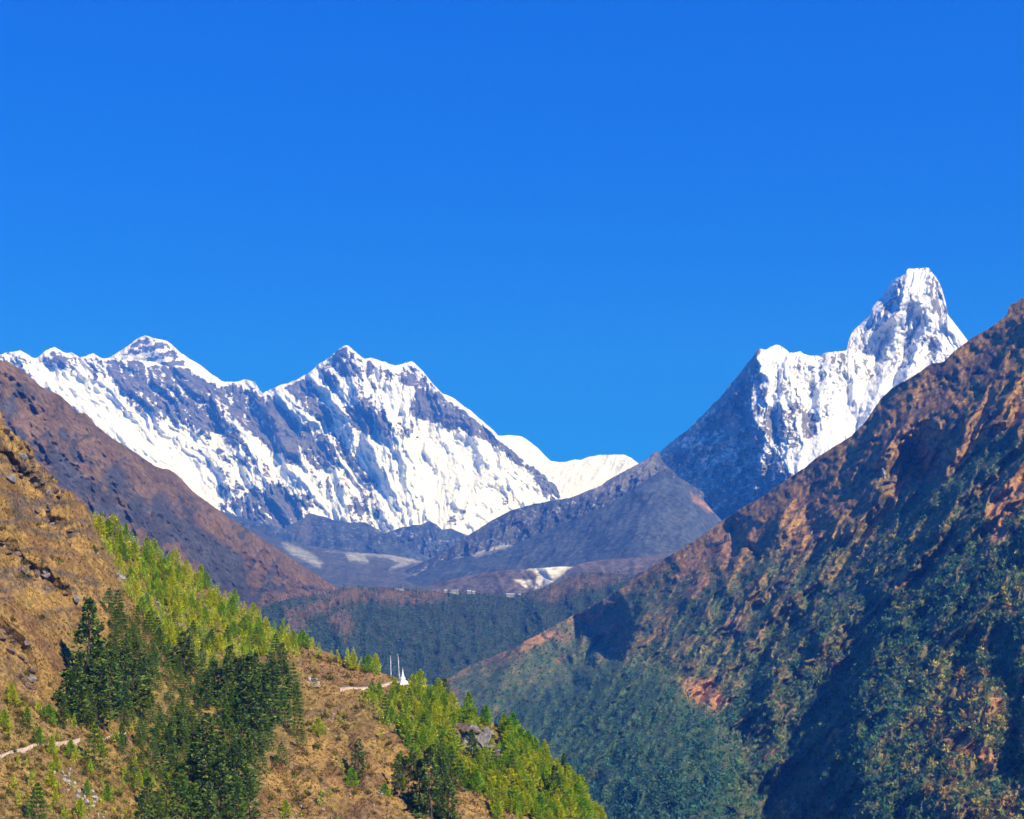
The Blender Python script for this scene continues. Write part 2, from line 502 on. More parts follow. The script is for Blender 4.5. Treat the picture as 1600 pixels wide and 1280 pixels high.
def lh_warp(X, Y, s=9, a=5):
    return X + a * fbm(X / s, Y / s, 3, 71), Y + a * fbm(X / s, Y / s, 3, 72)
def lh_relief(X, Y):
    # ribs and gullies that run down to the right on the left half, steeper on the right half
    lean = np.interp(X, [0, 350, 560, 700, 900], [0.95, 0.85, 0.62, 0.2, 0.5])
    a = X - lean * (Y - 560) + 24 * fbm(X / 70, Y / 70, 3, 66) + 3.2 * fbm(X / 15, Y / 15, 3, 67)
    r1 = ridged(a / 70, Y / 170, 5, 61, 0.5)
    r2 = ridged(a / 21 + 3, Y / 60, 4, 62)
    r3 = fbm(X / 6, Y / 6, 4, 63)
    q = fbm(X / 80, Y / 60, 4, 64)
    a3 = X - .25 * lean * (Y - 560) + 6 * fbm(X / 30, Y / 30, 3, 69)
    r4 = ridged(a3 / 9.5 + 11, Y / 40, 3, 68)
    return 330 * (r1 - .4) + 92 * (r2 - .4) + 48 * (r4 - .4) + 20 * r3 + 190 * q, r1, .5 * r2 + .5 * r4
def lh_depth(X, Y):
    Z = lh_d(X, Y)
    f, _, _ = lh_relief(X, Y)
    top = np.interp(X, [e[0] for e in LH], [e[1] for e in LH])
    calm = pmask(X, Y, LH_SNOW[3][0], 25) * .3 + pmask(X, Y, LH_SNOW[0][0], 20) * .5
    Z = Z - 45 * (ridged((X + .5 * Y) / 30, (Y - .5 * X) / 26, 4, 74) - .4)
    Z = Z - f * (0.35 + 0.65 * sstep(0, 30, Y - top)) * (1 - calm)
    Z = Z + groove(X, Y, [(505, 660, 160, 22, 60), (540, 700, 260, 22, 70), (588, 762, 120, 20, 60)])
    Z = Z + groove(X, Y, [(330, 640, 120, 22, 60), (345, 668, 220, 20, 60), (360, 690, 80, 20, 50)])
    Z = Z - groove(X, Y, [(545, 545, 240, 60, 60), (580, 610, 260, 60, 60), (625, 690, 260, 45, 50), (640, 790, 120, 40, 50)])
    Z = Z - groove(X, Y, [(690, 612, 150, 60, 70), (760, 668, 220, 60, 70), (872, 765, 180, 50, 60)])
    return Z
def lh_attr(X, Y, P, Z):
    f, r1, r2 = lh_relief(X, Y)
    xw, yw = lh_warp(X, Y)
    s = 0.73 + 0.10 * (r1 - .4) - 0.50 * (sstep(0.30, 0.72, r2) - .4) + 0.46 * fbm(X / 14, Y / 14, 5, 65)
    for poly, a, fe in LH_ROCK: s = s - .64 * a * pmask(xw, yw, poly, fe)
    for poly, a, fe in LH_SNOW: s = s + a * pmask(xw, yw, poly, fe)
    top = np.interp(X, [e[0] for e in LH], [e[1] for e in LH])
    s = s + 0.45 * np.exp(-((Y - top) / 3.0) ** 2)
    return {'snow': s}
LHL = landform('mountain', LH, [(-40, 880), (300, 880), (640, 890), (940, 890)], lh_depth, 900, 330, M['lhotse'], lh_attr, back=((300, 450), (800, 1500), (1100, 3600)), jag=(1.8, 9),
               label='long snow and rock wall with twin jagged summits left of the valley')

# ---- the sharp white horn on the right
AM = [(985, 760), (1012, 728), (1031, 707), (1040, 698), (1050, 690), (1062, 681), (1075, 672), (1090, 656), (1105, 642), (1115, 630), (1125, 622), (1133, 611), (1140, 602), (1155, 585), (1165, 571), (1175, 560), (1182, 549), (1186, 545), (1197, 547),
      (1204, 542), (1212, 539), (1218, 540), (1225, 544), (1233, 550), (1240, 551), (1250, 549), (1256, 553), (1265, 556), (1274, 555), (1282, 557), (1288, 552), (1292, 551), (1303, 550), (1315, 549), (1323, 548), (1326, 533), (1330, 522), (1335, 515), (1348, 503), (1358, 494),
      (1362, 484), (1366, 476), (1373, 468), (1380, 460), (1386, 450), (1393, 441), (1399, 436), (1410, 431), (1414, 426), (1420, 420), (1435, 419), (1451, 419), (1457, 427), (1462, 433), (1467, 440), (1471, 450), (1474, 460), (1477, 470), (1479, 480), (1481, 492), (1488, 501), (1495, 510),
      (1510, 530), (1530, 560), (1570, 620), (1620, 690)]
am_d = tps([(985, 760, 10000), (1186, 545, 9650), (1300, 548, 9750), (1435, 419, 10200), (1520, 530, 9950), (1620, 690, 9600),
            (985, 860, 9300), (1240, 800, 8500), (1400, 720, 8850), (1620, 800, 9100), (1330, 650, 9230), (1240, 700, 8950), (1400, 560, 9600), (1440, 490, 9880)])
AM_EDGE = [(1186, 545), (1179, 565), (1177, 600), (1174, 622), (1176, 650), (1186, 668), (1200, 690), (1222, 716), (1240, 742), (1262, 775), (1290, 820)]
AM_TOW = [(1418, 420), (1411, 440), (1409, 465), (1406, 484), (1390, 498), (1372, 512), (1350, 533), (1327, 552), (1300, 575)]
AM_RIBS = [  # blue shaded flute sides: (x, y, depth, right width, left width)
    [(1386, 520, 180, 22, 60), (1372, 560, 330, 26, 70), (1352, 605, 200, 20, 60)],
    [(1436, 500, 180, 16, 40), (1416, 545, 320, 18, 40), (1396, 596, 200, 16, 40)],
    [(1458, 512, 60, 14, 30), (1456, 540, 170, 16, 30), (1440, 566, 80, 14, 30)],
    [(1318, 575, 60, 12, 30), (1322, 610, 130, 12, 40), (1328, 640, 60, 10, 30)],
    [(1262, 580, 50, 10, 30), (1266, 610, 90, 12, 34), (1258, 640, 50, 10, 30)],
    [(1210, 640, 40, 12, 30), (1212, 672, 110, 14, 30), (1220, 710, 60, 10, 30)],
    [(1428, 470, 40, 9, 20), (1426, 488, 80, 10, 24), (1416, 506, 40, 9, 20)],
    [(1350, 640, 60, 10, 30), (1338, 670, 130, 12, 34), (1330, 690, 60, 10, 30)],
]
def am_relief(X, Y):
    lean = np.interp(X, [1000, 1180, 1330, 1400, 1500], [-0.9, 0.05, -0.15, -0.35, 0.5])
    a = X - lean * (Y - 540) + 14 * fbm(X / 34, Y / 34, 3, 86) + 4 * fbm(X / 9, Y / 9, 3, 87)
    r1 = ridged(a / 34, Y / 120, 5, 81, 0.5)
    r2 = ridged(a / 13, Y / 50, 4, 82)
    return 120 * (r1 - .4) + 26 * (r2 - .4) + 50 * fbm(X / 40, Y / 34, 3, 84) + 14 * fbm(X / 5, Y / 6, 3, 83), r1, r2
def am_depth(X, Y):
    Z = am_d(X, Y)
    top = np.interp(X, [e[0] for e in AM], [e[1] for e in AM])
    off, _, _ = line_field(X, Y, AM_EDGE)
    yb = np.interp(X, [985, 1040, 1100, 1160, 1180], [800, 742, 702, 662, 645])
    Z = Z + 2.3 * 4.4 * np.clip(-off, 0, 200) * (1 - .42 * sstep(-15, 70, Y - yb + 14 * fbm(X / 25, Y / 25, 3, 97)))
    off2, _, e2 = line_field(X, Y, AM_TOW)
    fade = np.clip(1 - e2 / 60, 0, 1) * sstep(590, 500, Y + 8 * fbm(X / 14, Y / 14, 3, 89))
    Z = Z + 2.2 * 4.4 * np.clip(-off2, 0, 40) * fade
    Z = Z + 0.5 * 4.4 * np.clip(off2, 0, 60) * fade
    XW, YW = X + 5 * fbm(X / 12, Y / 12, 3, 94), Y + 5 * fbm(X / 12, Y / 12, 3, 95)
    for r in AM_RIBS: Z = Z + 1.25 * groove(XW, YW, r)
    f, _, _ = am_relief(X, Y)
    fl = sstep(0, 25, -off)
    f = f * (1 + .6 * fl) + fl * (330 * (ridged((X + .9 * Y) / 46, (Y - .5 * X) / 40, 5, 91) - .4) + 60 * fbm(X / 9, Y / 9, 4, 92))
    calm = pmask(X, Y, AM_SNOW[0][0], 20) * .6
    return Z - f * (0.3 + 0.7 * sstep(0, 20, Y - top)) * (1 - calm)
AM_ROCK_SHADE = [  # bare rock, plus shaded patches painted in by thinning the snow
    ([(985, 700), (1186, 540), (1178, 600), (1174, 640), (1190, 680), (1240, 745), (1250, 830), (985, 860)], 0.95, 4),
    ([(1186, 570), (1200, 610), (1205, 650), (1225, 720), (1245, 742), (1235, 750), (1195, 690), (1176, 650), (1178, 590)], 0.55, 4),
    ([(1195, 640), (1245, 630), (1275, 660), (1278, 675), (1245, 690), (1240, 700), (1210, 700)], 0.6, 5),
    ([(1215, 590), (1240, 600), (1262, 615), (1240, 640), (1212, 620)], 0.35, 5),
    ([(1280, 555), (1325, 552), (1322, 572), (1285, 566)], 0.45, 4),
    ([(1325, 545), (1410, 432), (1407, 485), (1372, 512)], 0.45, 6),  # shade left of the tower edge, painted as thinner snow
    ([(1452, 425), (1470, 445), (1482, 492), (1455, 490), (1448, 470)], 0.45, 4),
    ([(1345, 600), (1385, 520), (1375, 575), (1352, 612)], 0.15, 4),  # shaded flute side painted in, snow thinned
    ([(1396, 596), (1430, 505), (1425, 560), (1405, 600)], 0.15, 4),  # second flute's shade, put into the snow cover
    ([(1440, 515), (1460, 520), (1475, 555), (1450, 570), (1430, 555)], 0.2, 4),  # shade of the third flute, darkened the same way
]
AM_SNOW = [
    ([(1330, 600), (1400, 595), (1380, 640), (1330, 690), (1250, 745), (1220, 720), (1260, 695), (1300, 660)], 0.7, 6),
    ([(1425, 425), (1448, 425), (1450, 470), (1422, 472)], 0.6, 3),
    ([(1200, 545), (1230, 550), (1240, 590), (1215, 590)], 0.5, 4),
    ([(1450, 495), (1485, 500), (1515, 535), (1490, 555), (1465, 530)], 0.6, 4),
]
def am_attr(X, Y, P, Z):
    f, r1, r2 = am_relief(X, Y)
    xw, yw = lh_warp(X, Y, 8, 4)
    s = 0.86 + 0.15 * (r1 - .4) - 0.5 * (sstep(0.3, 0.75, r2) - .4) + 0.25 * fbm(X / 10, Y / 10, 4, 85)
    for poly, a, fe in AM_ROCK_SHADE: s = s - .72 * a * pmask(xw, yw, poly, fe)
    for poly, a, fe in AM_SNOW: s = s + a * pmask(xw, yw, poly, fe)
    band = np.exp(-((Y - (700 + 0.12 * (X - 1100) + 8 * fbm(X / 20, Y / 20, 3, 88))) / 16) ** 2) * (X < 1235) * (X > 1070)
    fk = (X < 1245) * sstep(640, 700, Y) * sstep(800, 770, Y)
    s = s + 0.40 * band + fk * (.8 * sstep(.0, .45, fbm(X / 8, Y / 4, 4, 96)) - .06) + 0.30 * sstep(.62, .85, ridged((X + .9 * Y) / 22, (Y - .6 * X) / 12, 4, 93)) * (X < 1240)
    return {'snow': s}
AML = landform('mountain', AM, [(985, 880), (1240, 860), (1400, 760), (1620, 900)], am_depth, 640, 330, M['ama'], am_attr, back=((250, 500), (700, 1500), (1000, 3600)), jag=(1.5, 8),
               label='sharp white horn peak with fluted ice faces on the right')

# ---- dark hills at the foot of the snow wall
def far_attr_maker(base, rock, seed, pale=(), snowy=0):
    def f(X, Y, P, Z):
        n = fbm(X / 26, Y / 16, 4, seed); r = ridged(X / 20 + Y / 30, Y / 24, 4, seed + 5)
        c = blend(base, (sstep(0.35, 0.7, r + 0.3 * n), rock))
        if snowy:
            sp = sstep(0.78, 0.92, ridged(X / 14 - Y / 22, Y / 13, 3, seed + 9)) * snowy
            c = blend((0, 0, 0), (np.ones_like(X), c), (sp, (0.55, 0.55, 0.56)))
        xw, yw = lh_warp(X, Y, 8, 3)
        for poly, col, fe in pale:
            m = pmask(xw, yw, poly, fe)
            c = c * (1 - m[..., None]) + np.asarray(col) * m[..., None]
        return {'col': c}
    return f

def simple_land(name, crest, bottom, pts, nx, ny, mat, attrs, amp, wl, seed, back, jag=(1.5, 12), label=None, lean=0.0, grooves=(), fine=0.0):
    d = tps(pts)
    cx = [c[0] for c in crest]; cy = [c[1] for c in crest]
    def depth(X, Y):
        Z = d(X, Y)
        a = X - lean * (Y - 800)
        top = np.interp(X, cx, cy)
        f = amp * (ridged(a / wl, Y / (wl * 2.2), 5, seed, .58) - .4) + amp * .35 * fbm(a / (wl * .3), Y / (wl * .3), 4, seed + 3) + fine * fbm(X / 5, Y / 5, 3, seed + 7)
        Z = Z - f * (0.25 + 0.75 * sstep(0, 22, Y - top))
        for g in grooves: Z = Z + groove(X, Y, g)
        return Z
    return landform(name, crest, bottom, depth, nx, ny, mat, attrs, back, jag, label=label)

BROWN = (0.05, 0.052, 0.05); DKROCK = (0.052, 0.05, 0.055); MORAINE = (0.25, 0.25, 0.24)
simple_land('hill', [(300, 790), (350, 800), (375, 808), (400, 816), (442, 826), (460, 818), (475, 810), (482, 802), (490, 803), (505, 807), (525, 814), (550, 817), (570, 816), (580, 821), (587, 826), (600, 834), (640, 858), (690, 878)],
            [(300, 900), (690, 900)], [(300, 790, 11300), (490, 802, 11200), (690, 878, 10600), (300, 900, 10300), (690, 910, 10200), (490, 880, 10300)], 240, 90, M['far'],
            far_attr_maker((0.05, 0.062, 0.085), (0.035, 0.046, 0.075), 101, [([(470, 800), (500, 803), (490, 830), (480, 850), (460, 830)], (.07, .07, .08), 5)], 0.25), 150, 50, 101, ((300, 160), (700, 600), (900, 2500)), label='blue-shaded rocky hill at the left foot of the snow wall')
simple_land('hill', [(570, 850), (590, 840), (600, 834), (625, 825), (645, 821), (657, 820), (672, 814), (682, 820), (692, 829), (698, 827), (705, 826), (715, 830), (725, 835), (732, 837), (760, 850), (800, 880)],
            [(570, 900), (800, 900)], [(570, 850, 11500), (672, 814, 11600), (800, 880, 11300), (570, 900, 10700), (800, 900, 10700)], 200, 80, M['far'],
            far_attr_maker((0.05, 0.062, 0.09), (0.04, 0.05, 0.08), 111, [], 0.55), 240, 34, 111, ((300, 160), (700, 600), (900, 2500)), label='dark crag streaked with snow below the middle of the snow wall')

# ---- valley floor with pale moraine
simple_land('valley', [(380, 822), (430, 842), (470, 850), (540, 862), (600, 866), (640, 872), (665, 878), (700, 886), (760, 900), (800, 920)],
            [(380, 945), (800, 945)], [(380, 822, 9600), (600, 866, 9800), (800, 920, 9000), (380, 950, 6900), (600, 950, 6900), (800, 950, 6900)], 300, 110, M['far'],
            far_attr_maker((0.078, 0.080, 0.078), (0.06, 0.064, 0.07), 121, [
                ([(441, 849), (460, 852), (490, 868), (504, 880), (500, 887), (480, 878), (455, 866)], MORAINE, 4),
                ([(505, 862), (540, 864), (545, 876), (575, 880), (570, 868), (605, 872), (625, 880), (608, 890), (640, 882), (615, 868), (560, 864)], MORAINE, 3),
                ([(600, 866), (640, 873), (662, 878), (640, 880), (615, 872)], (.30, .29, .29), 3)]),
            60, 60, 121, ((400, 60), (1200, 900)), jag=(1, 20), label='brown valley floor crossed by pale glacial moraine')

# ---- dark ridge running up to the horn's left foot
simple_land('hill', [(560, 925), (600, 908), (640, 888), (670, 874), (700, 859), (716, 848), (732, 837), (762, 817), (800, 797), (825, 790), (850, 785), (868, 781), (885, 779), (895, 777), (915, 768), (937, 760), (950, 750), (965, 742), (982, 733), (997, 725), (1005, 720), (1012, 717), (1020, 709), (1026, 704),
             (1030, 708), (1036, 722), (1060, 745), (1100, 770)],
            [(560, 945), (800, 930), (1100, 860)], [(560, 925, 8600), (732, 837, 9000), (1026, 704, 9300), (1100, 770, 9300), (560, 950, 7700), (800, 930, 7900), (1100, 880, 8300), (880, 830, 8600)], 420, 130, M['far'],
            far_attr_maker((0.066, 0.068, 0.068), (0.045, 0.052, 0.068), 131, [
                ([(900, 765), (1026, 706), (1030, 735), (960, 770), (910, 775)], (.13, .125, .13), 8),
                ([(735, 866), (790, 850), (800, 853), (745, 871)], MORAINE, 2), ([(700, 876), (735, 867), (737, 871), (705, 879)], (.25, .24, .23), 2)], 0.5),
            200, 42, 131, ((250, 180), (600, 600), (800, 2500)), jag=(1.6, 9), label='dark jagged ridge climbing right in front of the white snow ridge', lean=-.4)

# ---- blue cone hill in front of the horn
CONE_SH = [(1036, 740), (1060, 790), (1095, 850), (1120, 900)]
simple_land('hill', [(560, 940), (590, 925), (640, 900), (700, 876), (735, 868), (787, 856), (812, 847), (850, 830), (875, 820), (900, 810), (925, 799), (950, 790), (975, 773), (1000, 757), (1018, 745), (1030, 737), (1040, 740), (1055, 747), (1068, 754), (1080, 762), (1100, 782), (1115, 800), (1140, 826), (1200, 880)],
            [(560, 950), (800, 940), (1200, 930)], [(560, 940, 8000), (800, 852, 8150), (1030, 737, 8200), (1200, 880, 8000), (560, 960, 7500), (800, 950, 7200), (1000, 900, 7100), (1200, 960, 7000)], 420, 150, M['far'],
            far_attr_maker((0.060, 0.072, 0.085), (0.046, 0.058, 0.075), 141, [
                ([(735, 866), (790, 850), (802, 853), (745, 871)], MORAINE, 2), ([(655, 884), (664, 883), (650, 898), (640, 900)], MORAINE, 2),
                ([(1078, 770), (1096, 780), (1114, 800), (1108, 802), (1085, 784)], (.26, .15, .09), 4)]),  # brownish right edge of the cone, its sunlight painted into the colour
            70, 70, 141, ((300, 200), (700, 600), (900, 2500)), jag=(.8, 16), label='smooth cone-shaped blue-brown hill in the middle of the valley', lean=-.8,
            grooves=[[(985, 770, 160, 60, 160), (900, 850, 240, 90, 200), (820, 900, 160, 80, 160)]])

# ---- terrace with the pale landslide scar
simple_land('terrace', [(560, 945), (620, 928), (700, 906), (760, 894), (800, 890), (840, 888), (875, 885), (892, 886), (905, 881), (915, 879), (925, 877), (937, 875), (970, 873), (1000, 871), (1030, 866), (1080, 858)],
            [(560, 965), (800, 965), (1080, 930)], [(560, 945, 6300), (800, 890, 6500), (915, 879, 6450), (1080, 858, 6600), (560, 970, 5900), (800, 970, 5900), (1080, 940, 5900)], 320, 80, M['far'],
            far_attr_maker((0.115, 0.092, 0.082), (0.085, 0.076, 0.072), 151, [
                ([(824, 890), (840, 887), (875, 885), (893, 885), (880, 897), (860, 911), (846, 919), (834, 922), (838, 912), (829, 908), (832, 917), (822, 912), (824, 920), (804, 906), (812, 905), (836, 908), (842, 900), (836, 893)], (0.62, 0.58, 0.48), 2.2)]),
            50, 50, 151, ((300, 20), (800, 700)), jag=(.6, 16), label='low brown terrace with a pale cream landslide scar', lean=.5,
            grooves=[[(840, 893, 60, 10, 20), (850, 903, 80, 10, 20), (845, 915, 40, 8, 16)], [(815, 903, 30, 6, 10), (826, 917, 40, 6, 10)], [(828, 905, 30, 6, 10), (838, 918, 40, 6, 10)]])

# ---- brown rocky slope on the left, behind the near hill
LM = [(-60, 535), (0, 562), (15, 567), (32, 577), (50, 592), (65, 605), (92, 617), (107, 630), (122, 645), (128, 646), (135, 647), (150, 665), (175, 685), (195, 697), (215, 710), (240, 727), (252, 732), (265, 734), (282, 747), (300, 767), (325, 785), (355, 807), (387, 827), (425, 852), (475, 887), (510, 907), (522, 915), (560, 940), (600, 975)]
def lm_attr(X, Y, P, Z):
    n = fbm(X / 40, Y / 40, 5, 161); r = ridged((X + Y * .4) / 34, Y / 40, 4, 162)
    top = np.interp(X, [c[0] for c in LM], [c[1] for c in LM])
    rk = .9 * sstep(0.44, 0.62, r + .5 * n + 0.28 * sstep(25, 110, Y - top) - 0.25)
    xw, yw = lh_warp(X, Y, 14, 8)
    for poly in ([(70, 670), (140, 760), (140, 790), (90, 760)], [(160, 735), (185, 720), (200, 740), (195, 770), (170, 775)], [(235, 770), (260, 770), (290, 830), (280, 850), (240, 840)], [(140, 770), (175, 765), (185, 800), (150, 800)],
                 [(20, 598), (45, 600), (45, 630), (25, 620)], [(0, 615), (30, 640), (25, 652), (0, 640)], [(290, 810), (380, 870), (390, 930), (330, 910), (280, 850)], [(185, 760), (225, 775), (240, 830), (200, 800)]):
        rk = np.maximum(rk, 0.95 * pmask(xw, yw, poly, 7) * sstep(.2, .55, r + .35))
    c = blend((0.15, 0.095, 0.06), (sstep(-.2, .4, n) * .5, (0.105, 0.075, 0.05)), (rk, (0.052, 0.056, 0.07)))
    return {'col': c}
simple_land('hillside', LM, [(-60, 900), (200, 960), (430, 1000), (600, 1040)], [(-60, 535, 3000), (265, 734, 3800), (522, 915, 5100), (600, 975, 5600), (-60, 900, 2350), (300, 960, 3200), (430, 1000, 4300), (600, 1040, 5300), (150, 800, 2950)],
            480, 260, M['mid'], lm_attr, 75, 52, 161, ((150, 60), (500, 500), (900, 2400)), jag=(1.8, 14), label='brown mountainside with blue-grey rock ribs, left of the valley', lean=.5, fine=5)

# ---- forested ridge across the valley with the monastery village on it
TB = [(330, 985), (380, 965), (430, 942), (457, 934), (490, 932), (512, 926), (535, 919), (557, 917), (590, 918), (620, 919), (650, 921), (675, 924), (700, 926), (747, 928), (775, 930), (800, 932), (815, 928), (830, 924), (855, 919), (880, 907), (907, 898), (925, 894), (950, 895), (975, 897), (997, 899), (1030, 900), (1100, 905)]
def tb_bare(X, Y):
    xw, yw = lh_warp(X, Y, 8, 11)
    m = np.zeros_like(X)
    for poly in ([(535, 917), (690, 922), (700, 935), (655, 945), (560, 940), (520, 955), (455, 980), (440, 965), (500, 935)], [(820, 930), (855, 920), (900, 900), (975, 897), (985, 905), (930, 920), (900, 925), (880, 942), (830, 935)],
                 [(515, 960), (545, 950), (555, 985), (540, 1000), (520, 985)], [(440, 950), (475, 945), (480, 985), (450, 990)]):
        m = np.maximum(m, pmask(xw, yw, poly, 7))
    return m * sstep(-.55, .0, fbm(X / 7, Y / 5, 3, 175))
def tb_attr(X, Y, P, Z):
    b = tb_bare(X, Y)
    n = fbm(X / 10, Y / 10, 4, 171)
    c = blend((0.035, 0.045, 0.03), (b * .85, (0.13, 0.078, 0.05)), (b * sstep(-.2, .4, n) * .7, (0.08, 0.062, 0.04)))
    return {'col': c}
TBL = simple_land('hill', TB, [(330, 1120), (700, 1130), (850, 1100), (1100, 1010)], [(330, 985, 4000), (430, 942, 4250), (557, 917, 4700), (800, 932, 5000), (925, 894, 5200), (1100, 905, 5200), (330, 1120, 3600), (700, 1130, 3900), (1100, 1010, 4500), (700, 1020, 4400)],
            420, 160, M['forest_ground'], tb_attr, 95, 60, 171, ((100, 5), (400, 90), (700, 600)), jag=(.8, 12), label='forested ridge with a bare brown top across the valley', lean=0)

# ---- the big forested mountainside on the right
RS = [(640, 1090), (700, 1060), (740, 1037), (775, 1024), (805, 1012), (825, 999), (862, 981), (900, 959), (937, 941), (975, 917), (987, 905), (997, 897), (1007, 892), (1025, 882), (1043, 870), (1060, 860), (1090, 842), (1120, 820), (1155, 797), (1185, 780), (1215, 760), (1242, 741), (1258, 731), (1270, 720), (1300, 700), (1330, 682), (1350, 662), (1362, 645), (1375, 625),
      (1388, 612), (1400, 602), (1425, 590), (1452, 570), (1475, 565), (1490, 550), (1512, 533), (1537, 518), (1557, 505), (1574, 492), (1576, 479), (1582, 474), (1587, 473), (1600, 464), (1640, 440), (1700, 400)]
rs_d = tps([(640, 1090, 3900), (800, 1012, 4100), (1000, 897, 4000), (1240, 742, 3650), (1400, 602, 3450), (1600, 464, 3350), (1700, 400, 3300), (640, 1330, 2450), (800, 1330, 2250), (1200, 1330, 1800), (1600, 1330, 1500), (1700, 1330, 1430)])
RS_G = [
    # gullies whose right-hand wall turns away from the sun
    [(992, 962, 60, 26, 60), (940, 1005, 620, 46, 90), (890, 1045, 420, 40, 90), (850, 1085, 120, 30, 60)],
    [(1480, 694, 80, 22, 60), (1430, 728, 620, 46, 60), (1402, 756, 200, 24, 50)],
    [(1385, 955, 80, 24, 70), (1345, 1005, 300, 30, 80), (1305, 1085, 420, 44, 90), (1260, 1150, 520, 110, 90), (1210, 1230, 700, 200, 90), (1190, 1330, 800, 260, 90)],
    [(1500, 730, 40, 30, 120), (1420, 830, 120, 34, 130), (1330, 900, 150, 34, 120), (1250, 960, 120, 30, 100), (1180, 1050, 220, 30, 120), (1165, 1160, 260, 40, 120)],
    [(1500, 840, 40, 20, 100), (1440, 900, 130, 26, 100), (1385, 960, 120, 26, 90)],
    [(1560, 1000, 40, 26, 80), (1500, 1050, 120, 30, 90), (1440, 1100, 80, 26, 80)],
    [(1110, 770, 40, 18, 40), (1160, 850, 180, 16, 36), (1120, 900, 60, 14, 40)],
    [(1420, 592, 40, 14, 40), (1380, 640, 130, 20, 60), (1310, 712, 60, 16, 60)],
    [(1600, 540, 60, 20, 60), (1520, 590, 140, 20, 60), (1430, 640, 130, 18, 60), (1340, 715, 60, 14, 50)],
    [(1600, 1080, 120, 30, 60), (1585, 1150, 260, 24, 40), (1592, 1220, 240, 24, 40)],
    [(1040, 905, 100, 22, 60), (990, 935, 200, 26, 70), (900, 1000, 60, 20, 60)],
    [(1600, 620, 20, 30, 140), (1480, 760, 120, 40, 140), (1300, 860, 60, 40, 120)],
]
RS_SPUR = [(700, 1150), (790, 1105), (850, 1068), (900, 1042), (950, 1026), (1000, 1030), (1050, 1052), (1090, 1090), (1130, 1130), (1160, 1200), (1172, 1290), (1180, 1400), (600, 1400)]
def rs_depth(X, Y):
    Z = rs_d(X, Y)
    top = np.interp(X, [c[0] for c in RS], [c[1] for c in RS])
    k = sstep(0, 40, Y - top)
    sc = Z / 2500.0
    a = X + 0.75 * (Y - 800)                         # spurs run down to the left
    a2 = a + 16 * fbm(X / 40, Y / 40, 3, 186)
    f = 90 * (ridged(a / 110, (Y - X * .5) / 380, 3, 181, .55) - .4) * (0.25 + .75 * k) + 66 * (ridged(a2 / 34, (Y - X * .5) / 170, 3, 187) - .4) * (.12 + .88 * sstep(20, 170, Y - top)) + 26 * fbm(X / 40, Y / 40, 4, 182) * (.3 + .7 * k) + 9 * fbm(X / 9, Y / 9, 4, 183)
    Z = Z - f * sc
    XW, YW = X + 15 * fbm(X / 38, Y / 38, 4, 184), Y + 15 * fbm(X / 38, Y / 38, 4, 185)
    sd = poly_sd(XW, YW, RS_SPUR)
    Z = Z - (110 * sstep(-8, 26, sd) + 90 * sstep(0, 120, sd))
    for q, g in enumerate(RS_G): Z = Z + groove(XW, YW, g) * sc * (0.62 if q == 0 else 0.40)
    return Z
RS_RUST = [
    ([(1600, 700), (1545, 770), (1538, 800), (1550, 850), (1575, 845), (1580, 810), (1600, 790)], 5),
    ([(1525, 860), (1545, 848), (1542, 865), (1530, 870)], 4),
    ([(1395, 895), (1425, 890), (1415, 920), (1390, 925)], 6),
    ([(1130, 830), (1155, 835), (1150, 870), (1135, 885), (1125, 870)], 4),
    ([(1165, 825), (1190, 815), (1180, 845), (1168, 850)], 4),
    ([(1090, 905), (1108, 895), (1108, 915), (1090, 928)], 4),
    ([(1070, 870), (1120, 840), (1118, 860), (1070, 900), (1050, 905)], 6),
    ([(1500, 1140), (1560, 1180), (1550, 1210), (1500, 1170)], 8),
    ([(1540, 1090), (1570, 1085), (1570, 1110), (1545, 1112)], 6),
    ([(1290, 1130), (1318, 1140), (1312, 1160), (1292, 1165)], 5),
    ([(1290, 1030), (1320, 1035), (1305, 1065)], 5),
    ([(1235, 1255), (1247, 1255), (1240, 1275), (1233, 1270)], 4),
    ([(1060, 1060), (1110, 1060), (1140, 1100), (1120, 1115), (1080, 1095)], 8),
    ([(870, 985), (820, 1000), (830, 1010), (865, 995)], 4),
]
def rs_rib(X, Y):
    a = X + 0.75 * (Y - 800); a2 = a + 16 * fbm(X / 40, Y / 40, 3, 186)
    return ridged(a2 / 34, (Y - X * .5) / 170, 3, 187)
def rs_cover(X, Y):
    """0 bare rusty grass near the crest .. 1 thick shrubs and forest lower down"""
    top = np.interp(X, [c[0] for c in RS], [c[1] for c in RS])
    d = (Y - top)
    lim = np.interp(X, [700, 1000, 1100, 1240, 1400, 1600], [0, 6, 45, 95, 185, 235])
    n = fbm((X + .8 * Y) / 60, (Y - .6 * X) / 160, 5, 191)
    c = sstep(-.35, .55, (d - lim) / np.maximum(lim, 40) + 1.1 * n)
    rib = rs_rib(X, Y)
    dp = pmask(X, Y, [(700, 1060), (900, 1000), (1040, 1060), (1150, 1130), (1180, 1290), (650, 1300)], 60)
    c = c * (1 - .6 * (1 - dp) * sstep(.48, .78, rib + .25 * n) * sstep(330, 90, d)) * (1 - .35 * (1 - dp) * sstep(.52, .8, rib + .3 * n) * sstep(1000, 1150, X))
    xw, yw = lh_warp(X, Y, 12, 7)
    for poly, fe in RS_RUST: c = c * (1 - 0.97 * pmask(xw, yw, poly, fe))
    c = np.maximum(c, 0.8 * pmask(xw, yw, [(1600, 670), (1560, 680), (1470, 750), (1420, 780), (1380, 800), (1400, 830), (1500, 780), (1600, 720)], 12))
    return c
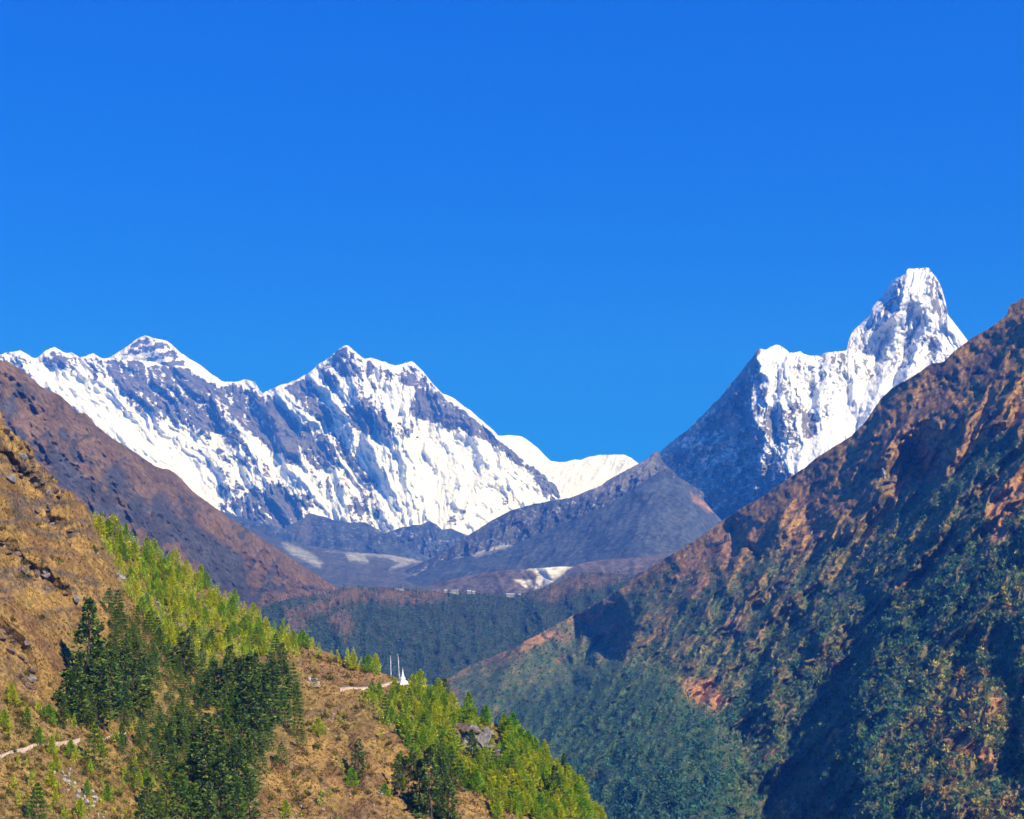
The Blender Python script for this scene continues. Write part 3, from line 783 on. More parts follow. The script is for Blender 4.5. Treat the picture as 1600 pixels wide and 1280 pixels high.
def rs_attr(X, Y, P, Z):
    c = rs_cover(X, Y)
    n = fbm(X / 16, Y / 16, 4, 192); n2 = fbm(X / 50 + 7, Y / 50, 3, 193); rk = ridged(X / 18 + Y / 40, Y / 16, 4, 194)
    bare = blend((0.33, 0.185, 0.055), (sstep(-.1, .45, n2), (0.22, 0.125, 0.055)), (sstep(.50, .72, rk + .25 * n2) * .85, (0.075, 0.062, 0.058)))
    xw, yw = lh_warp(X, Y, 12, 7)
    for poly, fe in RS_RUST:
        m = pmask(xw, yw, poly, fe); bare = bare * (1 - .85 * m[..., None]) + .85 * m[..., None] * np.array((0.36, 0.19, 0.085))
    under = blend((0.075, 0.105, 0.05), (sstep(-.1, .5, n), (0.15, 0.135, 0.055)), (sstep(.2, .6, n2), (0.19, 0.115, 0.06)))
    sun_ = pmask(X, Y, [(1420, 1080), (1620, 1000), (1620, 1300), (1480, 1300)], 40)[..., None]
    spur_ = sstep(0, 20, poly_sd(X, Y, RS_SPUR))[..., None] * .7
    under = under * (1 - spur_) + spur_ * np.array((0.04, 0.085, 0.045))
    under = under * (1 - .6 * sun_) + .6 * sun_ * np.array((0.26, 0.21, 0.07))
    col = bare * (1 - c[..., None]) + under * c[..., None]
    return {'col': col}
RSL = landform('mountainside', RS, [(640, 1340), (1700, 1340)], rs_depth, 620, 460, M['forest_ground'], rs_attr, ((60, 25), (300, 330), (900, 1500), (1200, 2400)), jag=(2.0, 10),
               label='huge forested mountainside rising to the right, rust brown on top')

# ---- the near hill on the left
FG = [(-80, 610), (0, 645), (5, 656), (22, 670), (42, 690), (57, 720), (70, 737), (87, 755), (107, 770), (130, 787), (146, 806), (160, 820), (200, 846), (260, 874), (320, 909), (345, 932), (400, 966), (430, 986), (480, 1006), (540, 1031), (600, 1053), (625, 1062), (640, 1069), (680, 1087), (720, 1107), (770, 1127), (810, 1148), (850, 1188), (890, 1228), (930, 1268), (960, 1302), (1000, 1350)]
fg_d = tps([(-80, 610, 470), (0, 645, 475), (130, 787, 505), (400, 966, 590), (625, 1062, 560), (800, 1142, 525), (960, 1302, 500), (1000, 1350, 495), (-80, 960, 385), (0, 960, 400), (150, 960, 455), (200, 1150, 410), (400, 1120, 475), (625, 1160, 485),
            (-80, 1360, 300), (0, 1360, 305), (400, 1360, 370), (700, 1360, 415), (1000, 1380, 470)])
SPUR = [(128, 786), (140, 820), (150, 850), (168, 880), (182, 900), (208, 932), (225, 945)]
FG_CRAGS = [[(58, 792, 4, 12, 50), (82, 812, 9, 14, 60), (106, 832, 4, 10, 40)], [(0, 858, 7, 14, 40), (40, 885, 10, 16, 50), (80, 925, 9, 16, 50), (118, 955, 5, 12, 40)],
            [(0, 712, 6, 14, 40), (24, 738, 8, 14, 40), (62, 772, 6, 14, 40)], [(0, 985, 5, 12, 40), (30, 1012, 6, 14, 40), (55, 1060, 4, 12, 40)], [(10, 800, 4, 12, 60), (60, 850, 4, 12, 60)],
            [(500, 1085, 3, 12, 50), (540, 1150, 5, 14, 50), (560, 1230, 5, 14, 50)], [(600, 1170, 3, 12, 50), (640, 1220, 5, 14, 40)], [(430, 1210, 4, 14, 40), (470, 1270, 5, 14, 40)]]
def fg_depth(X, Y):
    Z = fg_d(X, Y)
    off, _, e = line_field(X, Y, SPUR)
    for g in FG_CRAGS: Z = Z + groove(X, Y, g)
    Z = Z + 55 * sstep(-2, 16, off) * np.clip(1 - e / 60, 0, 1) * np.exp(-np.clip(off, 0, 400) / 90)
    return Z
def fg_z(P, X, Y, Z, v):
    top = np.interp(X, [c[0] for c in FG], [c[1] for c in FG])
    k = 0.3 + .7 * sstep(0, 60, Y - top)
    wx, wy = P[..., 0], P[..., 1]
    rocky = sstep(230, 120, X) * sstep(1010, 930, Y) + 0.7 * pmask(X, Y, [(450, 1080), (560, 1090), (700, 1230), (760, 1290), (500, 1290), (460, 1180)], 30)
    dz = 3.4 * fbm(wx / 40, wy / 40, 4, 201) * k + 1.0 * fbm(wx / 7, wy / 7, 5, 202) + 0.9 * (ridged(wx / 15, wy / 15, 4, 205) - .45)
    led = ridged(wx / 16 + wy / 30, wy / 9 - wx / 22, 4, 203)
    dz = dz + rocky * (6.0 * (led - .45) + 1.0 * np.floor(3 * fbm(wx / 9, wy / 9, 3, 204)) * .35)
    P = P.copy(); P[..., 2] += dz * np.minimum(1, .35 + k)
    return P
PINE_A = [(146, 810), (200, 846), (260, 874), (345, 932), (430, 986), (480, 1006), (470, 1025), (400, 1035), (330, 1050), (270, 1030), (235, 1000), (215, 950), (190, 905), (165, 870)]
PINE_B = [(555, 1082), (600, 1075), (645, 1068), (720, 1107), (810, 1148), (850, 1188), (900, 1240), (945, 1300), (860, 1300), (800, 1270), (740, 1230), (690, 1200), (650, 1165), (600, 1130)]
FIR_A = [(105, 1000), (180, 1000), (230, 1040), (290, 1030), (330, 1050), (400, 1030), (465, 1030), (480, 1060), (475, 1120), (460, 1170), (400, 1210), (400, 1290), (260, 1290), (240, 1180), (190, 1130), (105, 1120)]
def fg_attr(X, Y, P, Z):
    n = fbm(P[..., 0] / 14, P[..., 1] / 14, 5, 211); n2 = fbm(P[..., 0] / 40 + 9, P[..., 1] / 40, 4, 212); rk = ridged(P[..., 0] / 9 + P[..., 2] / 14, P[..., 2] / 6, 4, 213)
    green = np.maximum(pmask(X, Y, PINE_A, 20), np.maximum(pmask(X, Y, PINE_B, 18), .8 * pmask(X, Y, FIR_A, 25)))
    brush = pmask(X, Y, [(-80, 1100), (120, 1110), (260, 1180), (330, 1290), (330, 1380), (-80, 1380)], 40)
    c = blend((0.28, 0.17, 0.052), (sstep(-.15, .35, n), (0.17, 0.095, 0.042)), (sstep(.0, .5, n2) * .7, (0.17, 0.12, 0.04)))
    brownp = pmask(X, Y, [(470, 1015), (560, 1045), (605, 1062), (540, 1078), (500, 1070), (475, 1050)], 10)
    c = c * (1 - .75 * brownp[..., None]) + .75 * brownp[..., None] * np.array((0.20, 0.115, 0.055))
    c = c * (1 - green[..., None] * .8) + green[..., None] * .8 * np.array((0.15, 0.125, 0.04))
    c = c * (1 - brush[..., None] * .5) + brush[..., None] * .5 * np.array((0.22, 0.15, 0.045))
    rocky = sstep(240, 120, X) * sstep(1010, 930, Y)
    r = sstep(.52, .72, rk) * (0.25 + .75 * rocky) * (1 - green)
    c = c * (1 - r[..., None]) + r[..., None] * np.array((0.105, 0.08, 0.06))
    return {'col': c}
FGL = landform('hillside', FG, [(-80, 1360), (400, 1365), (1000, 1400)], fg_depth, 620, 430, M['grass_hill'], fg_attr, ((15, 3), (60, 40), (200, 230), (500, 700)), jag=(1.0, 14), zfn=fg_z,
               label='near sunlit hillside of ochre grass with trees, lower left')
MPP = lambda Z: Z / FPX
#@@OBJECTS@@
# ------------------------------------------------------------------ plant shapes
def tri_cloud(C, D, L, W, rg, flat=0.0):
    """one leaf-clump triangle per row: centre C, long direction D, length L, width W"""
    n = len(C)
    D = D / np.maximum(np.linalg.norm(D, axis=1, keepdims=True), 1e-6)
    R = rg.normal(size=(n, 3)); R[:, 2] *= (1 - flat)
    S = np.cross(D, np.cross(R, D)) if False else np.cross(D, R)
    S = S / np.maximum(np.linalg.norm(S, axis=1, keepdims=True), 1e-6)
    if flat > 0:
        S2 = np.stack([-D[:, 1], D[:, 0], np.zeros(n)], 1); S2 /= np.maximum(np.linalg.norm(S2, axis=1, keepdims=True), 1e-6)
        S = S * (1 - flat) + S2 * flat
    L = np.asarray(L)[:, None]; W = np.asarray(W)[:, None]
    V = np.stack([C - D * L * .4 + S * W * .5, C - D * L * .4 - S * W * .5, C + D * L * .6], 1).reshape(-1, 3)
    return V, np.arange(3 * n).reshape(n, 3)

def young_pine_cloud(rg, h=5.0, r=1.5, n=360):
    t = rg.random(n) ** 0.9
    lev = np.floor(t * 9) / 9 + rg.random(n) * .06
    t = np.clip(lev + .04, 0.03, 1)
    az = rg.random(n) * 2 * math.pi
    lob = 1 + .22 * np.sin(az * 3 + t * 14 + rg.random() * 6)
    rad = r * (1 - t) ** .58 * lob * (0.35 + .65 * np.sqrt(rg.random(n)))
    C = np.stack([rad * np.cos(az), rad * np.sin(az), .25 + t * (h - .35)], 1)
    D = np.stack([np.cos(az), np.sin(az), .55 + .9 * t + .3 * rg.normal(size=n)], 1)
    L = (.75 - .3 * t) * (.7 + .6 * rg.random(n)); W = .34 * (.7 + .6 * rg.random(n))
    V, F = tri_cloud(C, D, L, W, rg)
    lead = np.array([[.07, 0, h - .5], [-.07, .03, h - .5], [0, 0, h + .25]])
    V = np.concatenate([V, lead]); F = np.concatenate([F, [[3 * n, 3 * n + 1, 3 * n + 2]]])
    return V, F

def fir_cloud(rg, h=14.0, r=3.6, tiers=17, bare=.1, droop=.18, gap=.12):
    Cs = []; Ds = []; Ls = []; Ws = []
    for k in range(tiers):
        t = bare + (1 - bare) * (k + .4 * rg.random()) / tiers
        R = r * (1 - t) ** .62 * (.75 + .45 * rg.random()) + .25
        nb = int(5 + 3 * rg.random())
        a0 = rg.random() * 6.28
        for b in range(nb):
            if rg.random() < gap: continue
            az = a0 + b * 6.283 / nb + .35 * rg.normal(); Rb = R * (.6 + .5 * rg.random())
            m = 17
            s = .2 + .8 * np.sqrt(rg.random(m))
            lat = .24 * Rb * (1.1 - s) * rg.normal(size=m) * 1.3
            x = s * Rb
            C = np.stack([x * math.cos(az) - lat * math.sin(az), x * math.sin(az) + lat * math.cos(az), t * h - droop * x + .12 * Rb * s * s + .26 * rg.normal(size=m)], 1)
            sp = .8 * np.sign(lat) * rg.random(m)
            D = np.stack([np.cos(az + sp), np.sin(az + sp), .15 + .35 * rg.normal(size=m)], 1)
            Cs.append(C); Ds.append(D); Ls.append(.95 * (.6 + .7 * rg.random(m)) * (.55 + .45 * (1 - t))); Ws.append(.72 * (.6 + .7 * rg.random(m)))
    C = np.concatenate(Cs); D = np.concatenate(Ds); L = np.concatenate(Ls); W = np.concatenate(Ws)
    return tri_cloud(C, D, L, W, rg, .35)

def bush_cloud(rg, r=1.0, h=1.2, n=120, tri=.42):
    d = rg.normal(size=(n, 3)); d[:, 2] = np.abs(d[:, 2]); d /= np.linalg.norm(d, axis=1, keepdims=True)
    k = (.45 + .55 * rg.random(n) ** .5) * (1 + .25 * np.sin(3 * np.arctan2(d[:, 1], d[:, 0]) + rg.random() * 6))
    C = d * k[:, None] * np.array([r, r, h]) + np.array([0, 0, .05])
    D = d + .6 * rg.normal(size=(n, 3)) + np.array([0, 0, .5])
    return tri_cloud(C, D, tri * (.6 + .8 * rg.random(n)), tri * .7 * (.6 + .8 * rg.random(n)), rg)

def trunk_shape(rg, h, r0, limbs=0, lean=.02):
    V = []; F = []
    def tube(p0, p1, a, b, k=6, seg=4):
        p0 = np.array(p0); p1 = np.array(p1); ax = p1 - p0
        u = np.cross(ax, [0.3, .9, .2]); u /= np.linalg.norm(u); w = np.cross(ax, u); w /= np.linalg.norm(w)
        s0 = len(V)
        for i in range(seg + 1):
            t = i / seg; c = p0 + ax * t + u * .03 * np.linalg.norm(ax) * math.sin(t * 5 + a * 40)
            for j in range(k):
                q = 6.2832 * j / k
                V.append(c + (u * math.cos(q) + w * math.sin(q)) * (a * (1 - t) + b * t))
        for i in range(seg):
            for j in range(k):
                q = s0 + i * k + j; q2 = s0 + i * k + (j + 1) % k
                F.append([q, q2, q2 + k, q + k])
    tube((0, 0, -1.2), (lean * h, 0, h), r0 * 1.15, r0 * .15)
    for i in range(limbs):
        t = .2 + .65 * i / max(1, limbs); az = i * 2.4
        tube((lean * h * t, 0, h * t), (lean * h * t + math.cos(az) * h * .12 * (1.2 - t), math.sin(az) * h * .12 * (1.2 - t), h * t + .15), r0 * .3 * (1 - t) + .02, .015, 4, 2)
    return np.array(V), np.array(F)

M['pine'] = make_leaf('bright young pine needles', (0.21, 0.44, 0.02), (0.76, 0.70, 0.025), (0.24, 0.38, 0.02), .50)
M['fir'] = make_leaf('dark fir needles', (0.050, 0.125, 0.026), (0.105, 0.165, 0.030), (0.19, 0.24, 0.04), .30)
M['midpine'] = make_leaf('mid green pine needles', (0.075, 0.21, 0.025), (0.19, 0.26, 0.03), (0.10, 0.13, 0.02), .35)
M['bush'] = make_leaf('olive shrub leaves', (0.10, 0.13, 0.025), (0.27, 0.20, 0.035), (0.16, 0.09, 0.03), .3)
M['bark'] = make_plain('grey brown bark', (0.10, 0.075, 0.055), .95, .4)
M['cloud'] = make_leaf('mixed hill vegetation', (0, 0, 0), (0, 0, 0), None, .25, True, .28)
M['grasst'] = make_leaf('dry grass blades', (0, 0, 0), (0, 0, 0), None, .3, True, .30)
M['rock'] = make_plain('grey hill rock', (0.21, 0.19, 0.175), .95, .5, .5, .14)
M['palerock'] = make_plain('pale broken rock', (0.36, 0.33, 0.29), .95, .5, .45, .1)
M['brownrock'] = make_plain('brown lichened rock', (0.15, 0.105, 0.075), .95, .5, .55, .14)
M['white'] = make_plain('whitewash', (0.80, 0.79, 0.76), .8, .8, .08, .01)
M['oldwhite'] = make_plain('weathered limewash', (0.33, 0.32, 0.31), .9, 1.5, .25, .02)
M['cloth'] = make_plain('white prayer cloth', (0.60, 0.62, 0.66), .9, .4, .08, .01)
M['wood'] = make_plain('weathered wood', (0.22, 0.18, 0.14), .9, .3)
M['gold'] = make_plain('dull gilt', (0.55, 0.36, 0.10), .5, .3, .15, .005)
M['red'] = make_plain('red ochre paint', (0.38, 0.05, 0.045), .8, .5, .2, .01)
M['path'] = make_plain('pale trodden earth', (0.46, 0.345, 0.245), .95, .5, .45, .12)
M['roof'] = make_plain('blue-grey sheet roof', (0.34, 0.38, 0.42), .6, .8, .12, .01)
M['dark'] = make_plain('dark opening', (0.03, 0.03, 0.035), .6, .3, .2, .01)

def protos(kind, n, crown_fn, leaf, trunk_args):
    out = []
    for i in range(n):
        rg = np.random.default_rng(1000 + i * 7 + len(kind) * 131)
        V, F = crown_fn(rg)
        cm = mesh_from('crown', V, F, False, [M[leaf]])
        tv, tf = trunk_shape(rg, **trunk_args)
        tm = mesh_from('trunk', tv, tf, True, [M['bark']])
        out.append((cm, tm))
    return out
P_YOUNG = protos('young', 8, lambda rg: young_pine_cloud(rg, 5.0, 1.2 + .75 * rg.random(), 380), 'pine', dict(h=4.2, r0=.09))
P_MID = protos('mid', 6, lambda rg: young_pine_cloud(rg, 9.0, 2.1 + .7 * rg.random(), 620), 'midpine', dict(h=7.6, r0=.16))
P_FIR = protos('fir', 7, lambda rg: fir_cloud(rg, 14.0, 3.1 + 1.3 * rg.random(), int(14 + 6 * rg.random()), .05 + .1 * rg.random(), .1 + .16 * rg.random(), .05 + .2 * rg.random()), 'fir', dict(h=13.2, r0=.24, limbs=9))
P_LONE = protos('lone', 1, lambda rg: fir_cloud(rg, 10.0, 1.5, 9, .35, .0, .35), 'midpine', dict(h=9.4, r0=.16, limbs=7))
P_BUSH = []
for i in range(6):
    rg = np.random.default_rng(77 + i)
    V, F = bush_cloud(rg, 1.0, 1.1, 130)
    P_BUSH.append(mesh_from('bush', V, F, False, [M['bush']]))

def depth_of(p): return p[1] * CP + p[2] * SP

def tree(name, proto, p, height_m, h0, label, group=None, wide=1.0, cat='tree', sink=.1):
    o = link(name, None, None, (p[0], p[1], p[2] - sink))
    s = height_m / h0
    o.scale = (s * wide, s * wide, s)
    o.rotation_euler = (random.gauss(0, .03), random.gauss(0, .03), random.random() * 6.283)
    tag(o, label, cat, group)
    link('trunk', proto[1], o); link('crown', proto[0], o)
    return o

def scatter_px(n, x0, x1, y0, y1, maskfn, mind, rg):
    """random picture spots on a hill, thinned so that none are closer than mind px"""
    xs = x0 + (x1 - x0) * rg.random(n); ys = y0 + (y1 - y0) * rg.random(n)
    keep = rg.random(n) < maskfn(xs, ys)
    xs, ys = xs[keep], ys[keep]
    if mind <= 0: return xs, ys
    cell = {}; ox = []; oy = []
    for a, b in zip(xs, ys):
        i, j = int(a // mind), int(b // mind); ok = True
        for di in (-1, 0, 1):
            for dj in (-1, 0, 1):
                for (c, d) in cell.get((i + di, j + dj), ()):
                    if (a - c) ** 2 + ((b - d) * 1.25) ** 2 < mind * mind: ok = False
        if ok: cell.setdefault((i, j), []).append((a, b)); ox.append(a); oy.append(b)
    return np.array(ox), np.array(oy)

fg_top = lambda x: np.interp(x, FGL.xs, FGL.top)
rg = np.random.default_rng(42)

# ------------------------------------------------------------------ young pines on the near hill
def pine_mask(x, y):
    n = fbm(x / 30, y / 22, 3, 301)
    a = pmask(x, y, PINE_A, 8); b = pmask(x, y, PINE_B, 8)
    m = np.maximum(a, b) * (.12 + .88 * sstep(-.38, -.08, n))
    m = m * (1 - .95 * pmask(x, y, [(470, 1012), (600, 1052), (630, 1066), (560, 1082), (480, 1072), (462, 1040)], 4))
    m = np.maximum(m, .7 * pmask(x, y, [(440, 985), (545, 1030), (606, 1053), (604, 1059), (540, 1044), (450, 1006)], 2))
    m = m * (1 - pmask(x, y, [(692, 1132), (775, 1132), (792, 1182), (775, 1204), (700, 1204), (688, 1165)], 3))
    m = np.maximum(m, .10 * np.maximum(pmask(x, y, PINE_A, 40), pmask(x, y, PINE_B, 36)))
    m = np.maximum(m, .05 * pmask(x, y, [(0, 1085), (110, 1110), (250, 1170), (330, 1285), (0, 1290)], 10) + .012 * pmask(x, y, [(470, 1080), (560, 1090), (700, 1240), (640, 1290), (430, 1290)], 10))
    m = m * (1 - pmask(x, y, [(520, 1060), (600, 1055), (650, 1062), (652, 1086), (600, 1096), (525, 1092)], 2))
    return m * (y > fg_top(x) + 1)
px, py = scatter_px(19000, 0, 960, 800, 1300, pine_mask, 6.3, rg)
hp = (14 + 16 * rg.random(len(px)) ** 1.3) * (1 + .35 * sstep(560, 700, px)) * (1 + .25 * sstep(150, 60, np.abs(px - 200)) * 0)
order = np.argsort(-hp)
def pine_zone(x, y):
    if x < 335 and y > 1085: return 'small young pine scattered on the brushy slope around the lower path', 'young pines around the lower path'
    if poly_sd(np.array([x * 1.0]), np.array([y * 1.0]), PINE_B)[0] < -8 and y > 1085: return 'young pine scattered on the open ochre slope left of the yellow-green stand', 'young pines on the open slope'
    if x < 232: return 'bright green young pine on the upper slope beside the bare ochre cliff', 'young pines beside the ochre cliff'
    if x < 400: return 'bright green young pine on the crest strip above the dark fir grove', 'young pines above the fir grove'
    if x < 640 and y < 1064: return 'bright green young pine along the skyline strip left of the white stupa', 'young pines on the skyline left of the stupa'
    if x < 690: return 'yellow-green young pine below the pale stupa path, left of the grey outcrop', 'young pines below the stupa path'
    if y < 1180 and x < 830: return 'yellow-green young pine around the grey rock outcrop near the right edge of the hill', 'young pines around the grey outcrop'
    return 'yellow-green young pine on the lower right edge of the near hill', 'young pines on the lower right edge'
Pp = FGL.at(px, py)
NP = min(298, len(px))
for k, i in enumerate(order[:NP]):
    p = Pp[i]; lab, grp = pine_zone(px[i], py[i])
    tree('pine_tree', P_YOUNG[random.randrange(8)], p, hp[i] * MPP(depth_of(p)), 5.0, lab, grp, .9 + .65 * random.random())

def merged(name, clouds, cols, mat, label, parent_kind='stuff'):
    Vs = []; Fs = []; Cs = []; n = 0
    for (V, F), c in zip(clouds, cols):
        Vs.append(V); Fs.append(F + n); n += len(V)
        Cs.append(np.repeat(np.asarray(c)[None], len(V), 0) if np.ndim(c) == 1 else c)
    me = mesh_from(name, np.concatenate(Vs), np.concatenate(Fs), False, [mat], {'col': np.concatenate(Cs)})
    return tag(link(name, me), label, None, None, parent_kind)

def place(V, p, s, a, sz=1.0):
    c, d = math.cos(a), math.sin(a)
    return np.stack([(V[:, 0] * c - V[:, 1] * d) * s + p[0], (V[:, 0] * d + V[:, 1] * c) * s + p[1], V[:, 2] * s * sz + p[2]], 1)

small = [young_pine_cloud(np.random.default_rng(500 + i), 5.0, 1.3, 120) for i in range(8)]
cl = []; cc = []
for i in order[NP:]:
    V, F = small[random.randrange(8)]; p = Pp[i]
    s = hp[i] * MPP(depth_of(p)) / 5.0; t = random.random()
    cl.append((place(V, p, s, random.random() * 6.28), F)); cc.append(np.array((0.27, 0.46, 0.02)) * (1 - t) + np.array((0.60, 0.58, 0.02)) * t)
if cl: merged('pine_thicket', cl, cc, M['cloud'], 'small young pines filling in between the larger ones')

# ------------------------------------------------------------------ dark firs and other single trees
FIRS = [  # base x, base y, height px, kind, width, label, group
    (132, 1092, 150, 'F', .8, 'tall dark fir standing alone in front of the bare ochre cliff, tallest of the grove', None),
    (880, 1222, 44, 'L', .9, 'lone thin tree with a tufted top on the lower right skyline of the hill', None),
    (694, 1092, 34, 'F', 1.5, 'dark round-topped tree on the skyline just right of the white stupa', None),
    (738, 1204, 66, 'F', .9, 'dark fir growing right in front of the grey rock outcrop', None),
    (148, 1200, 72, 'M', 1.0, 'mid green conifer whose tip covers the break in the lower path', None),
    (55, 1284, 62, 'M', 1.3, 'broad mid green conifer in the bottom left corner', None),
    (672, 1286, 112, 'F', 1.15, 'large dark fir at the bottom edge, right of the open ochre slope', None),
    (560, 1206, 64, 'F', 1.1, 'dark spreading pine standing alone on the open ochre slope', None),
    (622, 1232, 58, 'F', 1.0, 'dark green bushy fir right of the open ochre slope, left of the large bottom fir', None),
    (868, 1270, 66, 'F', 1.2, 'dark fir among the yellow-green pines at the lower right edge', None),
    (288, 1050, 66, 'F', 1.35, 'dark spreading fir in the middle of the hill, throwing a black shadow', None),
    (464, 1150, 50, 'M', 1.0, 'bright mid green conifer at the right edge of the fir grove', None),
    (360, 1060, 56, 'F', 1.2, 'dark fir at the top of the grove below the crest strip', None),
    (490, 1084, 26, 'M', .9, 'small dark green conifer just left of the stupa path', None),
    (205, 1225, 44, 'M', 1.0, 'narrow mid green conifer right of the pale scree patch', None),
    (42, 1140, 34, 'M', 1.1, 'small mid green conifer above the lower path at the left edge', None),
    (185, 970, 46, 'M', 1.1, 'yellowish mid green conifer at the foot of the ochre cliff edge', None),
    (210, 985, 40, 'M', 1.1, 'mid green conifer left of the grey stones, below the ochre cliff edge', None),
]
LOW = 'dark fir in the dense grove at the bottom of the near hill'; LOWG = 'firs in the lower grove'
UP = 'dark fir in the shaded clump at the foot of the ochre cliff'; UPG = 'firs at the foot of the ochre cliff'
MIDL = 'dark fir in the dense grove left of the stone terrace'; MIDG = 'firs in the grove left of the terrace'
for (x, y, h) in [(104, 1118, 74), (120, 1126, 92), (152, 1130, 96), (170, 1122, 104), (188, 1120, 92), (206, 1112, 84), (222, 1098, 72), (140, 1134, 66), (96, 1132, 50), (170, 1062, 60), (196, 1060, 64), (214, 1046, 50), (150, 1085, 90), (232, 1075, 54), (118, 1090, 70)]:
    FIRS.append((x, y, h, 'F', 1.1, UP, UPG))
for (x, y, h) in [(335, 1095, 66), (352, 1110, 84), (372, 1100, 78), (390, 1112, 92), (408, 1104, 86), (426, 1112, 84), (442, 1100, 76), (456, 1092, 66), (420, 1070, 60), (440, 1062, 54), (398, 1072, 58), (378, 1068, 50), (320, 1110, 60), (465, 1110, 60), (345, 1140, 76), (365, 1145, 84), (385, 1148, 92), (405, 1144, 88), (425, 1140, 80), (445, 1134, 70), (330, 1070, 52), (310, 1080, 46)]:
    FIRS.append((x, y, h, 'F', 1.15, MIDL, MIDG))
for (x, y, h) in [(300, 1160, 60), (282, 1170, 62), (262, 1182, 60), (244, 1176, 52), (318, 1184, 70), (338, 1190, 84), (358, 1200, 92), (378, 1196, 88), (396, 1190, 80), (330, 1230, 84), (350, 1240, 92), (368, 1250, 96), (388, 1236, 84), (300, 1250, 92), (318, 1266, 96), (340, 1284, 104), (365, 1296, 104), (390, 1290, 84), (280, 1276, 92), (300, 1306, 104), (255, 1300, 80), (270, 1225, 58), (230, 1262, 54), (410, 1215, 52), (245, 1320, 96), (320, 1330, 112), (220, 1318, 74)]:
    FIRS.append((x, y, h, 'F', 1.15, LOW, LOWG))
for (x, y, h) in [(690, 1252, 60), (655, 1262, 84), (700, 1290, 70), (646, 1224, 48)]:
    FIRS.append((x, y, h, 'F', 1.1, 'dark fir in the small clump around the large bottom fir', 'firs around the large bottom fir'))
for (x, y, h) in [(250, 1010, 34), (300, 1000, 34), (270, 985, 30), (330, 1015, 34), (355, 1010, 36), (400, 1020, 36), (430, 1030, 36), (240, 1040, 36), (215, 1020, 38), (180, 1010, 40), (205, 1010, 32)]:
    FIRS.append((x, y, h, 'M', 1.0, 'mid green conifer between the bright crest pines and the dark grove', 'conifers between crest pines and grove'))
for (x, y, h) in [(220, 1170, 40), (190, 1180, 34), (250, 1140, 36), (285, 1130, 40), (420, 1180, 42), (440, 1200, 34), (470, 1170, 30), (300, 1205, 44)]:
    FIRS.append((x, y, h, 'M', 1.05, 'mid green conifer scattered around the edge of the dark grove', 'conifers around the edge of the grove'))
mx_, my_ = scatter_px(2500, 160, 480, 940, 1290, lambda x, y: np.maximum(pmask(x, y, [(165, 960), (235, 995), (330, 1045), (335, 1095), (300, 1130), (225, 1135), (190, 1060), (180, 1010)], 6), .6 * pmask(x, y, [(190, 1135), (300, 1130), (330, 1180), (250, 1230), (200, 1200)], 8)), 15, np.random.default_rng(88))
for x, y in zip(mx_, my_):
    FIRS.append((x, y, random.uniform(22, 46), 'M' if random.random() < .8 else 'F', random.uniform(.9, 1.4), 'bushy mid green conifer in the open mixed growth between the two dark fir groves', 'mixed conifers between the two dark groves'))
for (x, y, h) in [(600, 1130, 44), (625, 1150, 40), (660, 1160, 44), (690, 1205, 56), (705, 1220, 60), (640, 1115, 40), (720, 1235, 50), (675, 1130, 36), (800, 1230, 50), (770, 1215, 46)]:
    FIRS.append((x, y, h, 'M', .95, 'mid green conifer among the yellow-green pines right of the open slope', 'mid green conifers among the yellow-green pines'))
for (x, y, h, kind, wd, lab, grp) in FIRS:
    p = FGL.at(x, y)[0]
    hm_ = h * MPP(depth_of(p))
    if grp in (LOWG, MIDG) and random.random() < .38:
        kind = 'M'; h *= .82; hm_ *= .82; lab = lab.replace('dark fir', 'lighter green conifer'); grp = grp.replace('firs', 'lighter conifers'); wd = 1.05
    wd *= .8 + .45 * random.random()
    if kind == 'F': tree('fir_tree', P_FIR[random.randrange(7)], p, hm_, 14.0, lab, grp, wd)
    elif kind == 'M': tree('conifer_tree', P_MID[random.randrange(6)], p, hm_, 9.0, lab, grp, wd)
    else: tree('slender_tree', P_LONE[0], p, hm_, 10.0, lab, grp, wd)

# ------------------------------------------------------------------ shrubs
def bush_mask(x, y):
    m = .9 * pmask(x, y, [(0, 1080), (90, 1100), (200, 1150), (260, 1190), (310, 1280), (0, 1285)], 12)
    m = np.maximum(m, .35 * pmask(x, y, [(460, 1090), (560, 1090), (690, 1200), (640, 1280), (420, 1280), (430, 1200)], 10))
    m = np.maximum(m, .5 * pmask(x, y, [(480, 1020), (600, 1055), (540, 1075), (490, 1060)], 6))
    m = np.maximum(m, .08 * (x < 150) * (y > 800))
    m = m * (1 - pmask(x, y, [(75, 1205), (115, 1205), (165, 1280), (120, 1285)], 4))
    return m * (y > fg_top(x) + 4)
bx, by = scatter_px(2600, 0, 760, 700, 1285, bush_mask, 11, rg)
Pb = FGL.at(bx, by)
def bush_zone(x, y):
    if x < 320 and y > 1165: return 'low olive and yellow shrub on the slope below the lower path', 'shrubs below the lower path'
    if x < 320 and y > 1060: return 'low olive shrub on the slope above the lower path', 'shrubs above the lower path'
    if x < 320: return 'small shrub clinging to the steep ochre cliff slope', 'shrubs on the ochre cliff slope'
    if y < 1082: return 'small shrub on the brown patch above the stupa path', 'shrubs above the stupa path'
    return 'small olive shrub on the open stony ochre slope', 'shrubs on the open stony slope'
for i in range(min(260, len(bx))):
    p = Pb[i]; lab, grp = bush_zone(bx[i], by[i])
    o = link('bush', P_BUSH[random.randrange(6)], None, (p[0], p[1], p[2] - .1))
    s = (3.2 + 4.2 * random.random()) * MPP(depth_of(p)); o.scale = (s * (1 + .4 * random.random()), s, s)
    o.rotation_euler = (0, 0, random.random() * 6.28)
    tag(o, lab, 'shrub', grp)

